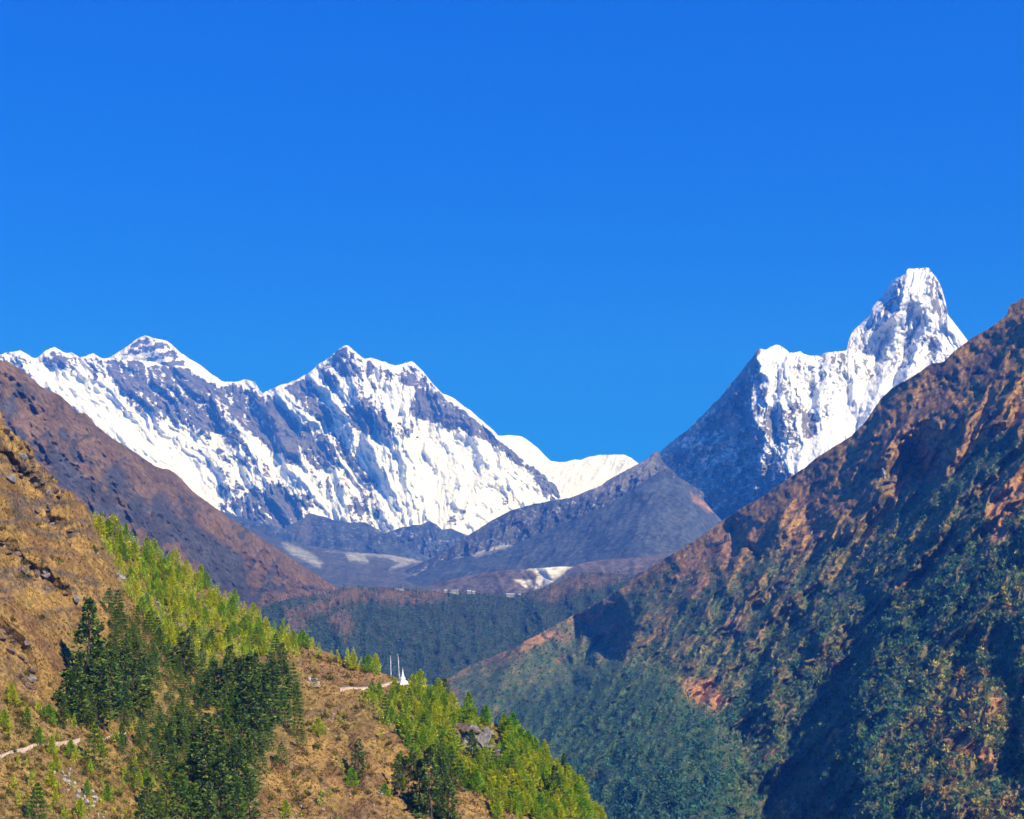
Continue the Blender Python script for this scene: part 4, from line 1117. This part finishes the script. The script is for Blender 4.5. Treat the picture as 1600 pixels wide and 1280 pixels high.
# low growth and dry grass nobody could count
def under_mask(x, y):
    m = np.maximum(pmask(x, y, PINE_A, 14), pmask(x, y, PINE_B, 12))
    m = np.maximum(m, .8 * pmask(x, y, FIR_A, 20)); m = np.maximum(m, .9 * pmask(x, y, [(0, 1080), (90, 1100), (250, 1170), (320, 1285), (0, 1290)], 20))
    m = np.maximum(m, .5 * sstep(-.15, .3, fbm(x / 26, y / 16, 4, 313)) * (.35 + .65 * sstep(100, 260, x)))
    return m * (y > fg_top(x) + 2) * sstep(-.5, .1, fbm(x / 18, y / 14, 3, 311)) * (1 - .9 * pmask(x, y, [(75, 1205), (115, 1205), (165, 1280), (120, 1285)], 4))
ux, uy = scatter_px(19000, 0, 985, 650, 1330, under_mask, 0, rg)
Pu = FGL.at(ux, uy)
ub = [bush_cloud(np.random.default_rng(900 + i), 1.0, .9, 26, .62) for i in range(10)]
UC = np.array([(0.11, 0.19, 0.02), (0.19, 0.24, 0.025), (0.27, 0.22, 0.03), (0.12, 0.085, 0.03), (0.08, 0.18, 0.02), (0.26, 0.32, 0.025)])
cl = []; cc = []
for i in range(len(ux)):
    V, F = ub[i % 10]; p = Pu[i]
    cl.append((place(V, p - np.array([0, 0, .1]), (1.3 + 2.4 * random.random() ** 2) * MPP(depth_of(p)) * 1.3, i * 1.7), F)); cc.append(UC[random.randrange(6)] * (.7 + .6 * random.random()))
merged('undergrowth', cl, cc, M['cloud'], 'low olive and brown undergrowth covering the near hill')

gx_, gy_ = scatter_px(110000, -20, 985, 640, 1330, lambda x, y: (y > fg_top(x) + 1) * (1 - .75 * np.maximum(pmask(x, y, PINE_A, 10), pmask(x, y, FIR_A, 10))) * (.25 + .75 * sstep(-.4, .2, fbm(x / 9, y / 7, 3, 321))), 0, rg)
Pg = FGL.at(gx_, gy_); n = len(gx_)
sz = (2.0 + 2.6 * rg.random(n)) * (Pg[:, 1] / FPX)
D = np.stack([.5 * rg.normal(size=n) - .25, .5 * rg.normal(size=n), .75 + .3 * rg.random(n)], 1)
V1, F1 = tri_cloud(Pg + D * (sz * .3)[:, None], D, sz * 1.15, sz * .55, rg)
D2 = np.stack([.6 * rg.normal(size=n) - .2, .6 * rg.normal(size=n), .5 + .3 * rg.random(n)], 1)
V2, F2 = tri_cloud(Pg + D2 * (sz * .3)[:, None], D2, sz * 1.0, sz * .6, rg)
t = rg.random(n)[:, None]; q = (rg.random(n) < .36)[:, None]
gc = np.array((0.37, 0.225, 0.05)) * t + np.array((0.24, 0.125, 0.036)) * (1 - t)
gc = np.where(q, np.array((0.12, 0.07, 0.035)), gc)
pat = sstep(-.1, .4, fbm(gx_ / 60, gy_ / 40, 4, 322))[:, None]
pat2 = sstep(-.15, .35, fbm(gx_ / 34 + 5, gy_ / 20, 5, 323))[:, None]
gc = gc * (1 - .55 * pat2) + .55 * pat2 * np.array((0.17, 0.105, 0.045))
gc = gc * (1 - .4 * pat) + .4 * pat * np.array((0.34, 0.27, 0.06))
gme = mesh_from('grass', np.concatenate([V1, V2]), np.concatenate([F1, F2 + len(V1)]), False, [M['grasst']], {'col': np.concatenate([np.repeat(gc, 3, 0), np.repeat(gc * .9, 3, 0)])})
tag(link('grass', gme), 'dry ochre grass tufts on the near hill', None, None, 'stuff')

# ------------------------------------------------------------------ rocks
def rock_mesh(name, seed, mat, sub=3, cuts=11, flat=1.0):
    rg = np.random.default_rng(seed)
    bm = bmesh.new(); bmesh.ops.create_icosphere(bm, subdivisions=sub, radius=1.0)
    pl = [(Vector(rg.normal(size=3)).normalized(), .45 + .4 * rg.random()) for _ in range(cuts)]
    for v in bm.verts:
        c = v.co.copy()
        for nrm, d in pl:
            k = c.dot(nrm) - d
            if k > 0: c -= nrm * k
        c += Vector(mnoise.noise_vector(c * 2.3 + Vector((seed, 0, 0)))) * .10 + Vector(mnoise.noise_vector(c * 6 + Vector((seed, 3, 0)))) * .06
        c.z *= flat; v.co = c
    me = bpy.data.meshes.new(name); bm.to_mesh(me); bm.free(); me.materials.append(M[mat])
    return me
R_GREY = [rock_mesh('boulder', 10 + i, 'rock') for i in range(4)]
R_PALE = [rock_mesh('stone', 20 + i, 'palerock', 2) for i in range(4)]
R_BROWN = [rock_mesh('rock', 30 + i, 'brownrock') for i in range(4)]
def rock(me, name, x, y, wpx, hpx, label, group=None, rot=None, up=.25):
    p = FGL.at(x, y)[0]; m = MPP(depth_of(p))
    o = link(name, me, None, (p[0], p[1], p[2] + hpx * m * up))
    o.scale = (wpx * m * .5, wpx * m * .5 * (.8 + .4 * random.random()), hpx * m * .62)
    o.rotation_euler = rot if rot else (random.gauss(0, .3), random.gauss(0, .3), random.random() * 6.28)
    return tag(o, label, 'rock', group)
# the big grey outcrop among the right-hand pines
def outcrop():
    p = FGL.at(738, 1172)[0]; m = MPP(depth_of(p))
    root = link('rock_outcrop', None, None, tuple(p))
    tag(root, 'big grey rock outcrop with a shadowed overhang among the yellow-green pines', 'rock')
    def blk(nm, seed, dx, dy, dz, sx, sy, sz, mat, rot=(0, 0, 0)):
        me = rock_mesh(nm, seed, mat, 4, 9)
        o = link(nm, me, root, (dx * m, dy * m, dz * m)); o.scale = (sx * m, sy * m, sz * m); o.rotation_euler = rot
    blk('rock_block', 61, 0, 8, 12, 24, 26, 24, 'rock', (0.1, .25, .3))
    blk('rock_block', 65, 18, 0, 12, 15, 14, 17, 'rock', (.3, .5, 1.1))
    blk('rock_block', 62, 33, -4, -2, 13, 12, 14, 'rock', (0, .4, .8))
    blk('rock_block', 66, 42, -4, -14, 9, 9, 10, 'brownrock', (.2, .5, 2.0))
    blk('rock_block', 63, -26, 14, 14, 17, 20, 16, 'brownrock', (0, -.2, .2))
    blk('rock_block', 67, -10, -6, 2, 8, 8, 13, 'rock', (.1, .3, 2.6))
    blk('rock_block', 68, 8, -10, -6, 10, 9, 8, 'brownrock', (.5, .1, .4))
    blk('grass_cap', 64, -6, 16, 31, 26, 24, 6, 'brownrock', (.12, .2, 0))
    blk('rock_block', 69, 24, 12, 26, 10, 12, 6, 'rock', (.2, .5, .6))
outcrop()
rock(R_GREY[1], 'boulder', 187, 902, 30, 11, 'long grey slab lying on the slope edge between the ochre cliff and the bright pines', None, (.1, .55, .2), .1)
for (x, y, w, h) in [(215, 930, 12, 8), (228, 942, 14, 9), (240, 955, 12, 7), (252, 962, 12, 8), (268, 972, 24, 9), (282, 980, 16, 8), (222, 936, 9, 6), (246, 950, 10, 6), (292, 988, 10, 6)]:
    rock(R_GREY[random.randrange(4)], 'boulder', x, y, w, h, 'grey boulder in the diagonal line of stones through the bright green pines', 'boulders in the diagonal line')
for i in range(34):
    t = random.random(); x = 88 + t * 66 + random.gauss(0, 8); y = 1210 + t * 62 + random.gauss(0, 7)
    rock(R_PALE[random.randrange(4)], 'stone', x, y, 4 + 7 * random.random(), 4 + 4 * random.random(), 'pale broken stone in the scree patch at the lower left', 'stones in the pale scree patch')
for i in range(60):
    x = random.uniform(455, 680); y = random.uniform(1085, 1285)
    if x > 560 + (y - 1085) * .75 or x < 470 - (y - 1085) * .1: continue
    rock((R_PALE + R_BROWN)[random.randrange(8)], 'stone', x, y, 3 + 5 * random.random(), 2.5 + 3 * random.random(), 'small stone scattered on the open ochre slope below the stone terrace', 'stones on the open ochre slope')
for (cx_, cy_, sx_, sy_, n_) in [(25, 700, 14, 14, 9), (62, 748, 16, 14, 14), (82, 778, 8, 10, 5), (30, 745, 14, 10, 7)]:
    for i in range(n_):
        x = random.gauss(cx_, sx_); y = random.gauss(cy_, sy_)
        if x < 0: continue
        y = max(y, float(fg_top(x)) + 6)
        rock((R_BROWN + R_BROWN + R_GREY[:1])[random.randrange(9)], 'rock', x, y, 7 + 12 * random.random(), 7 + 9 * random.random(), 'jagged rock in the crags near the top of the ochre cliff', 'rocks in the upper crags')
for (x0_, y0_, x1_, y1_, n_) in [(0, 860, 110, 950, 24), (60, 800, 105, 830, 8), (0, 980, 60, 1090, 16)]:
    for i in range(n_):
        t = random.random(); x = max(1, x0_ + t * (x1_ - x0_) + random.gauss(0, 9)); y = y0_ + t * (y1_ - y0_) + random.gauss(0, 10)
        rock((R_BROWN + R_BROWN + R_GREY[:1])[random.randrange(9)], 'rock', x, y, 7 + 13 * random.random(), 5 + 8 * random.random(), 'brown rock in the ledges across the middle of the ochre cliff slope', 'rocks in the cliff ledges')
rock(R_GREY[2], 'boulder', 880, 1284, 30, 8, 'flat pale boulder at the bottom edge below the right-hand firs', None, (0, .1, .2), .2)
rock(R_PALE[2], 'stone', 213, 1208, 5, 8, 'single upright pale stone right of the narrow conifer and the scree patch', None, (0, 0, .3), .5)

# ------------------------------------------------------------------ trails, stupa, poles, terrace
def strip(name, pts, up, lo, label):
    """a trodden bench cut along the slope"""
    xs = []; ys = []
    for (a, b), (c, d) in zip(pts[:-1], pts[1:]):
        k = max(2, int(math.hypot(c - a, d - b) / 2.5))
        for i in range(k): xs.append(a + (c - a) * i / k); ys.append(b + (d - b) * i / k)
    xs.append(pts[-1][0]); ys.append(pts[-1][1])
    xs = np.array(xs); ys = np.array(ys) + .5 * fbm(np.array(xs) / 12, np.array(xs) * 0, 3, 7)
    w = 1 + .35 * fbm(xs / 9, xs * 0 + 4, 3, 8)
    A = FGL.at(xs, ys - up * w); B = FGL.at(xs, ys + lo * w)
    ker = np.ones(9) / 9
    for Q in (A, B):
        for c_ in range(3):
            Q[:, c_] = np.convolve(np.pad(Q[:, c_], 4, mode='edge'), ker, 'valid')
    A[:, 2] = np.maximum(A[:, 2], B[:, 2] + .25) + .45; B[:, 2] += .6
    C = B.copy(); C[:, 2] -= 1.2; C[:, :2] *= .999
    D = A.copy(); D[:, 2] -= 1.2
    n = len(xs); V = np.concatenate([D, A, B, C]); i = np.arange(n - 1)
    F = np.concatenate([np.stack([i + r * n, i + 1 + r * n, i + 1 + (r + 1) * n, i + (r + 1) * n], 1) for r in range(3)])
    return tag(link(name, mesh_from(name, V, F, True, [M['path']])), label, None, None, 'structure')
strip('path', [(-4, 1184), (10, 1179), (22, 1170), (40, 1169), (60, 1166), (85, 1162), (110, 1158), (128, 1155)], 1.3, 1.5, 'pale trodden path at the lower left')
strip('path', [(158, 1154), (178, 1151), (200, 1149)], 1.1, 1.3, 'short visible stretch of the pale path behind the mid green conifer')
strip('path', [(528, 1081), (540, 1078), (556, 1077), (575, 1075), (595, 1071), (615, 1067), (632, 1064)], 1.7, 1.6, 'pale path leading right to the white stupa')

def lathe_sq(bm, levels):
    """square tiers: list of (z0, z1, half width bottom, half width top)"""
    for (z0, z1, a, b) in levels:
        vs = [bm.verts.new((sx * a, sy * a, z0)) for sx, sy in ((-1, -1), (1, -1), (1, 1), (-1, 1))] + [bm.verts.new((sx * b, sy * b, z1)) for sx, sy in ((-1, -1), (1, -1), (1, 1), (-1, 1))]
        for f in ((3, 2, 1, 0), (4, 5, 6, 7), (0, 1, 5, 4), (1, 2, 6, 5), (2, 3, 7, 6), (3, 0, 4, 7)): bm.faces.new([vs[q] for q in f])
def lathe(bm, prof, k=16):
    rings = []
    for (r, z) in prof: rings.append([bm.verts.new((r * math.cos(6.2832 * i / k), r * math.sin(6.2832 * i / k), z)) for i in range(k)])
    for a, b in zip(rings[:-1], rings[1:]):
        for i in range(k): bm.faces.new((a[i], a[(i + 1) % k], b[(i + 1) % k], b[i]))
    bm.faces.new(rings[-1]); bm.faces.new(rings[0][::-1])
def part(name, bm, mat, parent, loc=(0, 0, 0)):
    me = bpy.data.meshes.new(name); bmesh.ops.recalc_face_normals(bm, faces=bm.faces); bm.to_mesh(me); bm.free(); me.materials.append(M[mat])
    return link(name, me, parent, loc)
ps = FGL.at(629, 1068)[0]; ms = MPP(depth_of(ps))
stupa = link('stupa', None, None, (ps[0], ps[1], ps[2] - .3)); stupa.rotation_euler = (0, 0, .55)
tag(stupa, 'small white stupa with tapering spire on the hill shoulder', 'shrine')
b = bmesh.new(); lathe_sq(b, [(-1.0, .8, 2.0, 1.95), (.8, 1.25, 1.6, 1.55), (1.25, 1.65, 1.3, 1.25)]); part('plinth', b, 'white', stupa)
b = bmesh.new(); lathe(b, [(1.05, 1.65), (1.12, 2.1), (1.05, 2.6), (.8, 3.0), (.45, 3.2)]); part('dome', b, 'white', stupa)
b = bmesh.new(); lathe_sq(b, [(3.15, 3.7, .45, .45), (3.7, 3.8, .56, .56)]); part('harmika', b, 'white', stupa)
b = bmesh.new(); lathe(b, [(.40, 3.8)] + [(.40 - .026 * i + (.03 if i % 2 else 0), 3.85 + .17 * i) for i in range(1, 13)] + [(.05, 6.0)], 12); part('spire', b, 'white', stupa)
b = bmesh.new(); lathe(b, [(.10, 6.0), (.16, 6.15), (.05, 6.5), (.01, 6.8)], 8); part('finial', b, 'gold', stupa)

def flag_pole(x, y, hpx, lean, label):
    p = FGL.at(x, y)[0]; m = MPP(depth_of(p))
    o = link('prayer_flag_pole', None, None, (p[0], p[1], p[2] - .3)); o.rotation_euler = (0, lean, 0)
    tag(o, label, 'flag pole'); h = hpx * m
    b = bmesh.new(); lathe(b, [(.09, 0), (.08, h * .5), (.04, h)], 8); part('pole', b, 'cloth', o)
    b = bmesh.new()
    k = 14; vs = []
    for i in range(k + 1):
        z = h * (.12 + .84 * i / k); s = .03 * math.sin(i * 1.3)
        vs.append([b.verts.new((.06, s, z)), b.verts.new((.15, s + .05 * math.sin(i * .9), z)), b.verts.new((.23 + .03 * math.sin(i * 2.1), s + .10 * math.sin(i * .7 + 1), z))])
    for i in range(k):
        for j in range(2): b.faces.new((vs[i][j], vs[i][j + 1], vs[i + 1][j + 1], vs[i + 1][j]))
    bn = part('banner', b, 'cloth', o)
    sm = bn.modifiers.new('cloth thickness', 'SOLIDIFY'); sm.thickness = .02
    b = bmesh.new(); lathe(b, [(.09, h), (.12, h + .1), (.02, h + .3)], 8); part('finial', b, 'white', o)
flag_pole(624, 1062, 38, -.075, 'tall leaning white prayer flag pole directly behind the stupa')
flag_pole(611, 1057, 32, -.05, 'slightly shorter white prayer flag pole left of the stupa')

# pale stone terrace left of the trail with a heap of dark and white stones
pt = FGL.at(486, 1071)[0]; mt = MPP(depth_of(pt))
terr = link('stone_terrace', None, None, tuple(pt)); terr.rotation_euler = (0, 0, .1)
tag(terr, 'small pale stone terrace on the hill between the fir grove and the stupa path', 'terrace')
b = bmesh.new(); lathe_sq(b, [(-1.5, .55, 1.0, .97)])
for v in b.verts: v.co.x *= 14 * mt; v.co.y *= 1.6
part('retaining_wall', b, 'path', terr)
b = bmesh.new(); lathe_sq(b, [(-3.0, .2, .5, .4)]); part('buttress', b, 'path', terr, (-10.5 * mt, -1.8, 0))
for (dx, dz, w, h, me, lab) in [(-8, 1, 9, 7, R_BROWN[0], 'dark brown boulder at the left end of the stone terrace'), (-2, 1, 8, 9, R_PALE[0], 'tall pale stone standing on the stone terrace, highest there'), (3, 1, 9, 6, R_GREY[0], 'grey boulder in the middle of the stone terrace'),
                                (7, 2, 6, 6, R_PALE[1], 'rounded pale stone right of the tall stone on the terrace'), (11, 0, 8, 4, R_BROWN[2], 'low dark boulder at the right end of the stone terrace'), (-3, -1, 7, 4, R_BROWN[1], 'low dark boulder in front of the tall pale stone on the terrace')]:
    o = link('boulder', me, None, (pt[0] + dx * mt, pt[1] - dz * .3 * 0 + (.5 if dz > 0 else -.5), pt[2] + .5 + h * mt * .25))
    o.scale = (w * mt * .55, w * mt * .5, h * mt * .6); o.rotation_euler = (.2, .3, dx); tag(o, lab, 'rock')

# small red and white shrine in the shade of the grove
pr = FGL.at(342, 1124)[0]; mr = MPP(depth_of(pr))
hut = link('roadside_shrine', None, None, tuple(pr)); hut.rotation_euler = (0, 0, .3)
tag(hut, 'tiny red and white shrine half hidden in the shade of the fir grove', 'shrine')
b = bmesh.new(); lathe_sq(b, [(-.6, 1.5, .9, .85)]); part('wall', b, 'red', hut)
b = bmesh.new(); lathe_sq(b, [(1.5, 1.7, 1.1, 1.1), (1.7, 2.2, 1.05, .1)]); part('roof', b, 'red', hut)
b = bmesh.new(); lathe_sq(b, [(.5, 1.15, .3, .3)])
for v in b.verts: v.co.y *= .12
part('window', b, 'white', hut, (0, -.9, 0))

# ------------------------------------------------------------------ the village on the ridge across the valley
def house(x, y, wpx, hpx, label, roof='roof', wall='oldwhite', dep=.6):
    p = TBL.at(x, y)[0]; m = MPP(depth_of(p))
    o = link('monastery_house', None, None, tuple(p)); o.rotation_euler = (0, 0, .12)
    tag(o, label, 'house')
    w = wpx * m * .5; d = max(4.0, w * dep); h = hpx * m
    b = bmesh.new(); lathe_sq(b, [(-6, h * .7, 1, 1)])
    for v in b.verts: v.co.x *= w; v.co.y *= d
    wl = part('wall', b, wall, o)
    b = bmesh.new()
    e = [b.verts.new(q) for q in ((-w * 1.06, -d * 1.12, h * .7 + .05), (w * 1.06, -d * 1.12, h * .7 + .05), (w * 1.06, d * 1.12, h * .7 + .05), (-w * 1.06, d * 1.12, h * .7 + .05), (-w * 1.06, 0, h * 1.05), (w * 1.06, 0, h * 1.05))]
    for f in ((0, 1, 5, 4), (2, 3, 4, 5), (1, 2, 5), (3, 0, 4), (3, 2, 1, 0)): b.faces.new([e[q] for q in f])
    part('roof', b, roof, o)
    n = max(2, int(wpx / 2.5))
    for i in range(n):
        b = bmesh.new(); lathe_sq(b, [(0, h * .3, 1, 1)])
        for v in b.verts: v.co.x *= w * .3 / n; v.co.y *= .15
        part('window', b, 'dark', o, (-w + (2 * w) * (i + .5) / n, -d - .1, h * .2))
house(709, 926, 14, 4.6, 'long white house on the far ridge top, biggest of the village', 'oldwhite')
house(696, 925, 5, 4, 'small white house just left of the long white house on the far ridge')
house(733, 926, 6, 5, 'pale house right of the long white house on the far ridge')
house(740, 927, 5, 4, 'low pale house right of the pale house on the far ridge')
house(797, 931, 13, 4.5, 'pale house at the right end of the far ridge village below the landslide scar')
house(812, 931, 5, 3, 'smallest pale house at the far right end of the ridge village')
pw = TBL.at(620, 921)[0]; mw_ = MPP(depth_of(pw))
b = bmesh.new(); lathe_sq(b, [(-5, 2.6, 1, 1)])
for v in b.verts: v.co.x *= 11 * mw_; v.co.y *= .8
me = bpy.data.meshes.new('wall'); b.to_mesh(me); b.free(); me.materials.append(M['oldwhite'])
wl_ = tag(link('boundary_wall', me, None, tuple(pw)), 'low white wall on the far ridge top left of the village houses', 'wall'); wl_.rotation_euler = (0, 0, -.05)

# ------------------------------------------------------------------ forests across the valley
def spike(rg, n=11):
    """a small conifer for the far woods: a ragged cone of drooping sprays"""
    t = (np.arange(n) + rg.random(n)) / n; az = np.arange(n) * 2.4 + rg.random(n)
    r = .24 * (1 - t) ** .8 + .02
    C = np.stack([r * .55 * np.cos(az), r * .55 * np.sin(az), .08 + t * .86], 1)
    D = np.stack([np.cos(az), np.sin(az), -.1 + .9 * t], 1)
    V, F = tri_cloud(C, D, .34 - .12 * t, .30 - .16 * t, rg, .3)
    return V, F
def blob(rg, n=24):
    V, F = bush_cloud(rg, .5, .75, n, .44)
    return V, F
SPK = [spike(np.random.default_rng(1200 + i)) for i in range(16)]
BLB = [blob(np.random.default_rng(1300 + i)) for i in range(16)]
def forest(name, land, xs, ys, hfn, colfn, label, shapes):
    P = land.at(xs, ys); C = colfn(xs, ys); H = hfn(xs, ys, P)
    r = np.random.default_rng(5)
    which = r.integers(0, 16, len(xs)); ang = r.random(len(xs)) * 6.283
    kind = shapes(xs, ys)
    Vs = []; Fs = []; Cs = []; n = 0
    for kset, lib in ((0, SPK), (1, BLB)):
        for w in range(16):
            sel = np.where((which == w) & (kind == kset))[0]
            if not len(sel): continue
            V, F = lib[w]
            c, s = np.cos(ang[sel])[:, None], np.sin(ang[sel])[:, None]; h = H[sel][:, None]
            X = (V[None, :, 0] * c - V[None, :, 1] * s) * h + P[sel, 0][:, None]
            Y = (V[None, :, 0] * s + V[None, :, 1] * c) * h + P[sel, 1][:, None]
            Z = V[None, :, 2] * h + P[sel, 2][:, None] - .03 * h
            Vs.append(np.stack([X, Y, Z], -1).reshape(-1, 3))
            Fs.append((F[None] + (np.arange(len(sel)) * len(V))[:, None, None] + n).reshape(-1, 3)); n += len(sel) * len(V)
            Cs.append(np.repeat(C[sel], len(V), 0))
    me = mesh_from(name, np.concatenate(Vs), np.concatenate(Fs), False, [M['cloud']], {'col': np.concatenate(Cs)})
    return tag(link(name, me), label, None, None, 'stuff')

tx, ty = scatter_px(26000, 335, 1060, 890, 1125, lambda x, y: (1 - .93 * tb_bare(x, y)) * (y > np.interp(x, TBL.xs, TBL.top) + 3) * sstep(-.5, -.1, fbm(x / 9, y / 14, 3, 401)), 2.8, rg)
def tb_col(x, y):
    n = fbm(x / 14, y / 14, 4, 402)[:, None]; r = np.random.default_rng(3).random(len(x))[:, None]
    c = np.array((0.025, 0.085, 0.055)) * (1 - r) + np.array((0.085, 0.17, 0.085)) * r
    return np.where((r + n * .8) > 1.15, np.array((0.13, 0.095, 0.045)), c)
forest('forest', TBL, tx, ty, lambda x, y, P: 11 + 15 * np.random.default_rng(4).random(len(x)) ** 1.6, tb_col, 'dense conifer forest on the ridge across the valley', lambda x, y: np.zeros(len(x), int))

def rs_mask(x, y):
    Z = rs_d(x, y)
    return np.clip(rs_cover(x, y) * .95 + .05, 0, 1) * (y > np.interp(x, RSL.xs, RSL.top) + 1.5) * np.clip((Z / 3600) ** 2 * 1.35, .1, 1) * sstep(-.62, -.18, fbm(x / 13, y / 11, 3, 409))
rx, ry = scatter_px(90000, 650, 1615, 470, 1300, rs_mask, 2.7, rg)
def rs_h(x, y, P):
    r = np.random.default_rng(6).random(len(x)); n = fbm(x / 50, y / 50, 3, 411)
    deep = pmask(x, y, [(700, 1060), (900, 1000), (1040, 1060), (1150, 1130), (1180, 1290), (650, 1300)], 40)
    up = sstep(150, 420, y - np.interp(x, RSL.xs, RSL.top))
    return (3.4 + 4.2 * r * r + 3.4 * up * (.5 + r) + 4.6 * deep * (.4 + .6 * r)) * (1 + .3 * n)
RC = 1.3 * np.array([(0.045, 0.13, 0.065), (0.07, 0.15, 0.05), (0.04, 0.11, 0.07), (0.12, 0.17, 0.05), (0.09, 0.15, 0.06), (0.34, 0.29, 0.05), (0.30, 0.18, 0.05)])
def rs_col(x, y):
    g = np.random.default_rng(8); r = g.random(len(x)); n = fbm(x / 22, y / 18, 4, 412); n2 = fbm(x / 70, y / 60, 3, 413)
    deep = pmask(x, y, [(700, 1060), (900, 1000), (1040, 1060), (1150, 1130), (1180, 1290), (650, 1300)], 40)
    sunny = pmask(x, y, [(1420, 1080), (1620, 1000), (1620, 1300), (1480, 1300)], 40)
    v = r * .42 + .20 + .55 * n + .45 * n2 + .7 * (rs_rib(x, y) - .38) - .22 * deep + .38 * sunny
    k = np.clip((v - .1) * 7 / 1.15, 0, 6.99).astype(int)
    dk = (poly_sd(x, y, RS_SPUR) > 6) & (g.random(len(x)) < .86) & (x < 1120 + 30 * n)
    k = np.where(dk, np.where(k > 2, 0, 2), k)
    c = RC[k] * (.82 + .36 * g.random(len(x)))[:, None]
    teal = pmask(x, y, [(1600, 670), (1560, 680), (1470, 750), (1420, 780), (1380, 800), (1400, 830), (1500, 780), (1600, 720)], 14)[:, None]
    return c * (1 - .8 * teal) + .8 * teal * np.array((0.05, 0.17, 0.085))
def rs_shape(x, y):
    deep = pmask(x, y, [(700, 1060), (900, 1000), (1040, 1060), (1150, 1130), (1180, 1290), (650, 1300)], 30)
    return (np.random.default_rng(9).random(len(x)) > .2 + .65 * deep).astype(int)
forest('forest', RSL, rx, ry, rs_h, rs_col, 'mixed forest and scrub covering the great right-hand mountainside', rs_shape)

for (x, y, w, h, me, lab) in [(1381, 742, 6, 20, R_PALE[0], 'pale upright cliff face left of the dark hollow high on the right mountainside'), (1397, 736, 5, 17, R_PALE[2], 'pale pinnacle at the left rim of the dark hollow, right of the upright cliff face'),
                              (1390, 754, 24, 9, R_BROWN[1], 'brown rock ledge below the two pale faces on the right mountainside'), (1440, 1268, 5, 26, R_PALE[1], 'pale rock streak in the dark shade near the bottom of the right mountainside'),
                              (1588, 1168, 10, 28, R_BROWN[3], 'tall brown bluff at the right edge of the sunlit lower spur'), (1538, 1052, 10, 16, R_BROWN[0], 'brown crag above the sunlit lower spur on the right mountainside'), (1560, 1030, 12, 14, R_PALE[2], 'paler crag just right of the brown crag above the lower spur'),
                              (1056, 908, 14, 18, R_BROWN[3], 'brown crag on the left shoulder of the right mountainside'), (1136, 846, 12, 26, R_BROWN[2], 'tall brown crag under the skyline of the right mountainside')]:
    p = RSL.at(x, y)[0]; m = MPP(depth_of(p))
    o = link('crag', me, None, tuple(p)); o.scale = (w * m * .55, w * m * .55, h * m * .6); o.rotation_euler = (.1, -.12, x * .7)
    tag(o, lab, 'rock')

# dark conifers standing singly around the village
for k, (x, y, h) in enumerate([(626, 921, 8), (632, 922, 10), (637, 923, 7), (560, 918, 6), (575, 919, 5), (680, 926, 8), (692, 925, 7), (702, 923, 8), (708, 922, 9), (722, 926, 8), (728, 927, 6), (748, 929, 7), (757, 930, 8), (765, 931, 6), (650, 925, 7), (655, 926, 6), (840, 922, 5), (870, 913, 5), (890, 905, 6), (910, 899, 6)]):
    p = TBL.at(x, y)[0]; V, F = SPK[k % 16]
    mm = MPP(depth_of(p)) * h
    me = mesh_from('conifer', V * mm * np.array([1.6, 1.6, 1]), F, False, [M['fir']])
    tag(link('conifer', me, None, tuple(p)), 'tiny dark conifer on the skyline of the far village ridge', 'tree', 'conifers on the far ridge skyline')

# larger trees and shrubs on the sunny spur at the bottom right
ax, ay = scatter_px(900, 1400, 1610, 1040, 1285, lambda x, y: pmask(x, y, [(1430, 1080), (1560, 1040), (1612, 1060), (1612, 1290), (1490, 1290), (1470, 1200)], 8) * .8, 15, rg)
Pa = RSL.at(ax, ay)
RB = []
for i in range(6):
    V, F = bush_cloud(np.random.default_rng(1500 + i), .5, .8, 110, .2)
    RB.append(mesh_from('shrub', V, F, False, [M['bush']]))
for i in range(min(120, len(ax))):
    p = Pa[i]; o = link('shrub', RB[i % 6], None, (p[0], p[1], p[2] - .2)); s = (6 + 5 * random.random()) * MPP(depth_of(p))
    o.scale = (s, s, s * (.9 + .4 * random.random())); o.rotation_euler = (0, 0, i * 1.3)
    tag(o, 'round olive shrub on the sunlit spur in the bottom right corner', 'shrub', 'shrubs on the bottom right spur')

# ------------------------------------------------------------------ mountain air
hz = bmesh.new()
bmesh.ops.create_cube(hz, size=1.0)
for v in hz.verts:
    v.co = (v.co.x * 19000, 8200 + v.co.y * 20600, (-1500 if v.co.z < 0 else 3260))
hme = bpy.data.meshes.new('haze'); hz.to_mesh(hme); hz.free()
hm = bpy.data.materials.new('mountain air'); hm.use_nodes = True
hnt = hm.node_tree; hnt.nodes.clear()
hv = hnt.nodes.new('ShaderNodeVolumePrincipled'); ho = hnt.nodes.new('ShaderNodeOutputMaterial')
hv.inputs['Color'].default_value = HAZE_COL
hv.inputs['Absorption Color'].default_value = (1, 1, 1, 1)
hv.inputs['Density'].default_value = HAZE_DENSITY
hv.inputs['Anisotropy'].default_value = 0.0
hnt.links.new(hv.outputs[0], ho.inputs['Volume'])
hme.materials.append(hm)
tag(link('haze', hme), 'thin blue mountain air filling the valley', None, None, 'stuff')
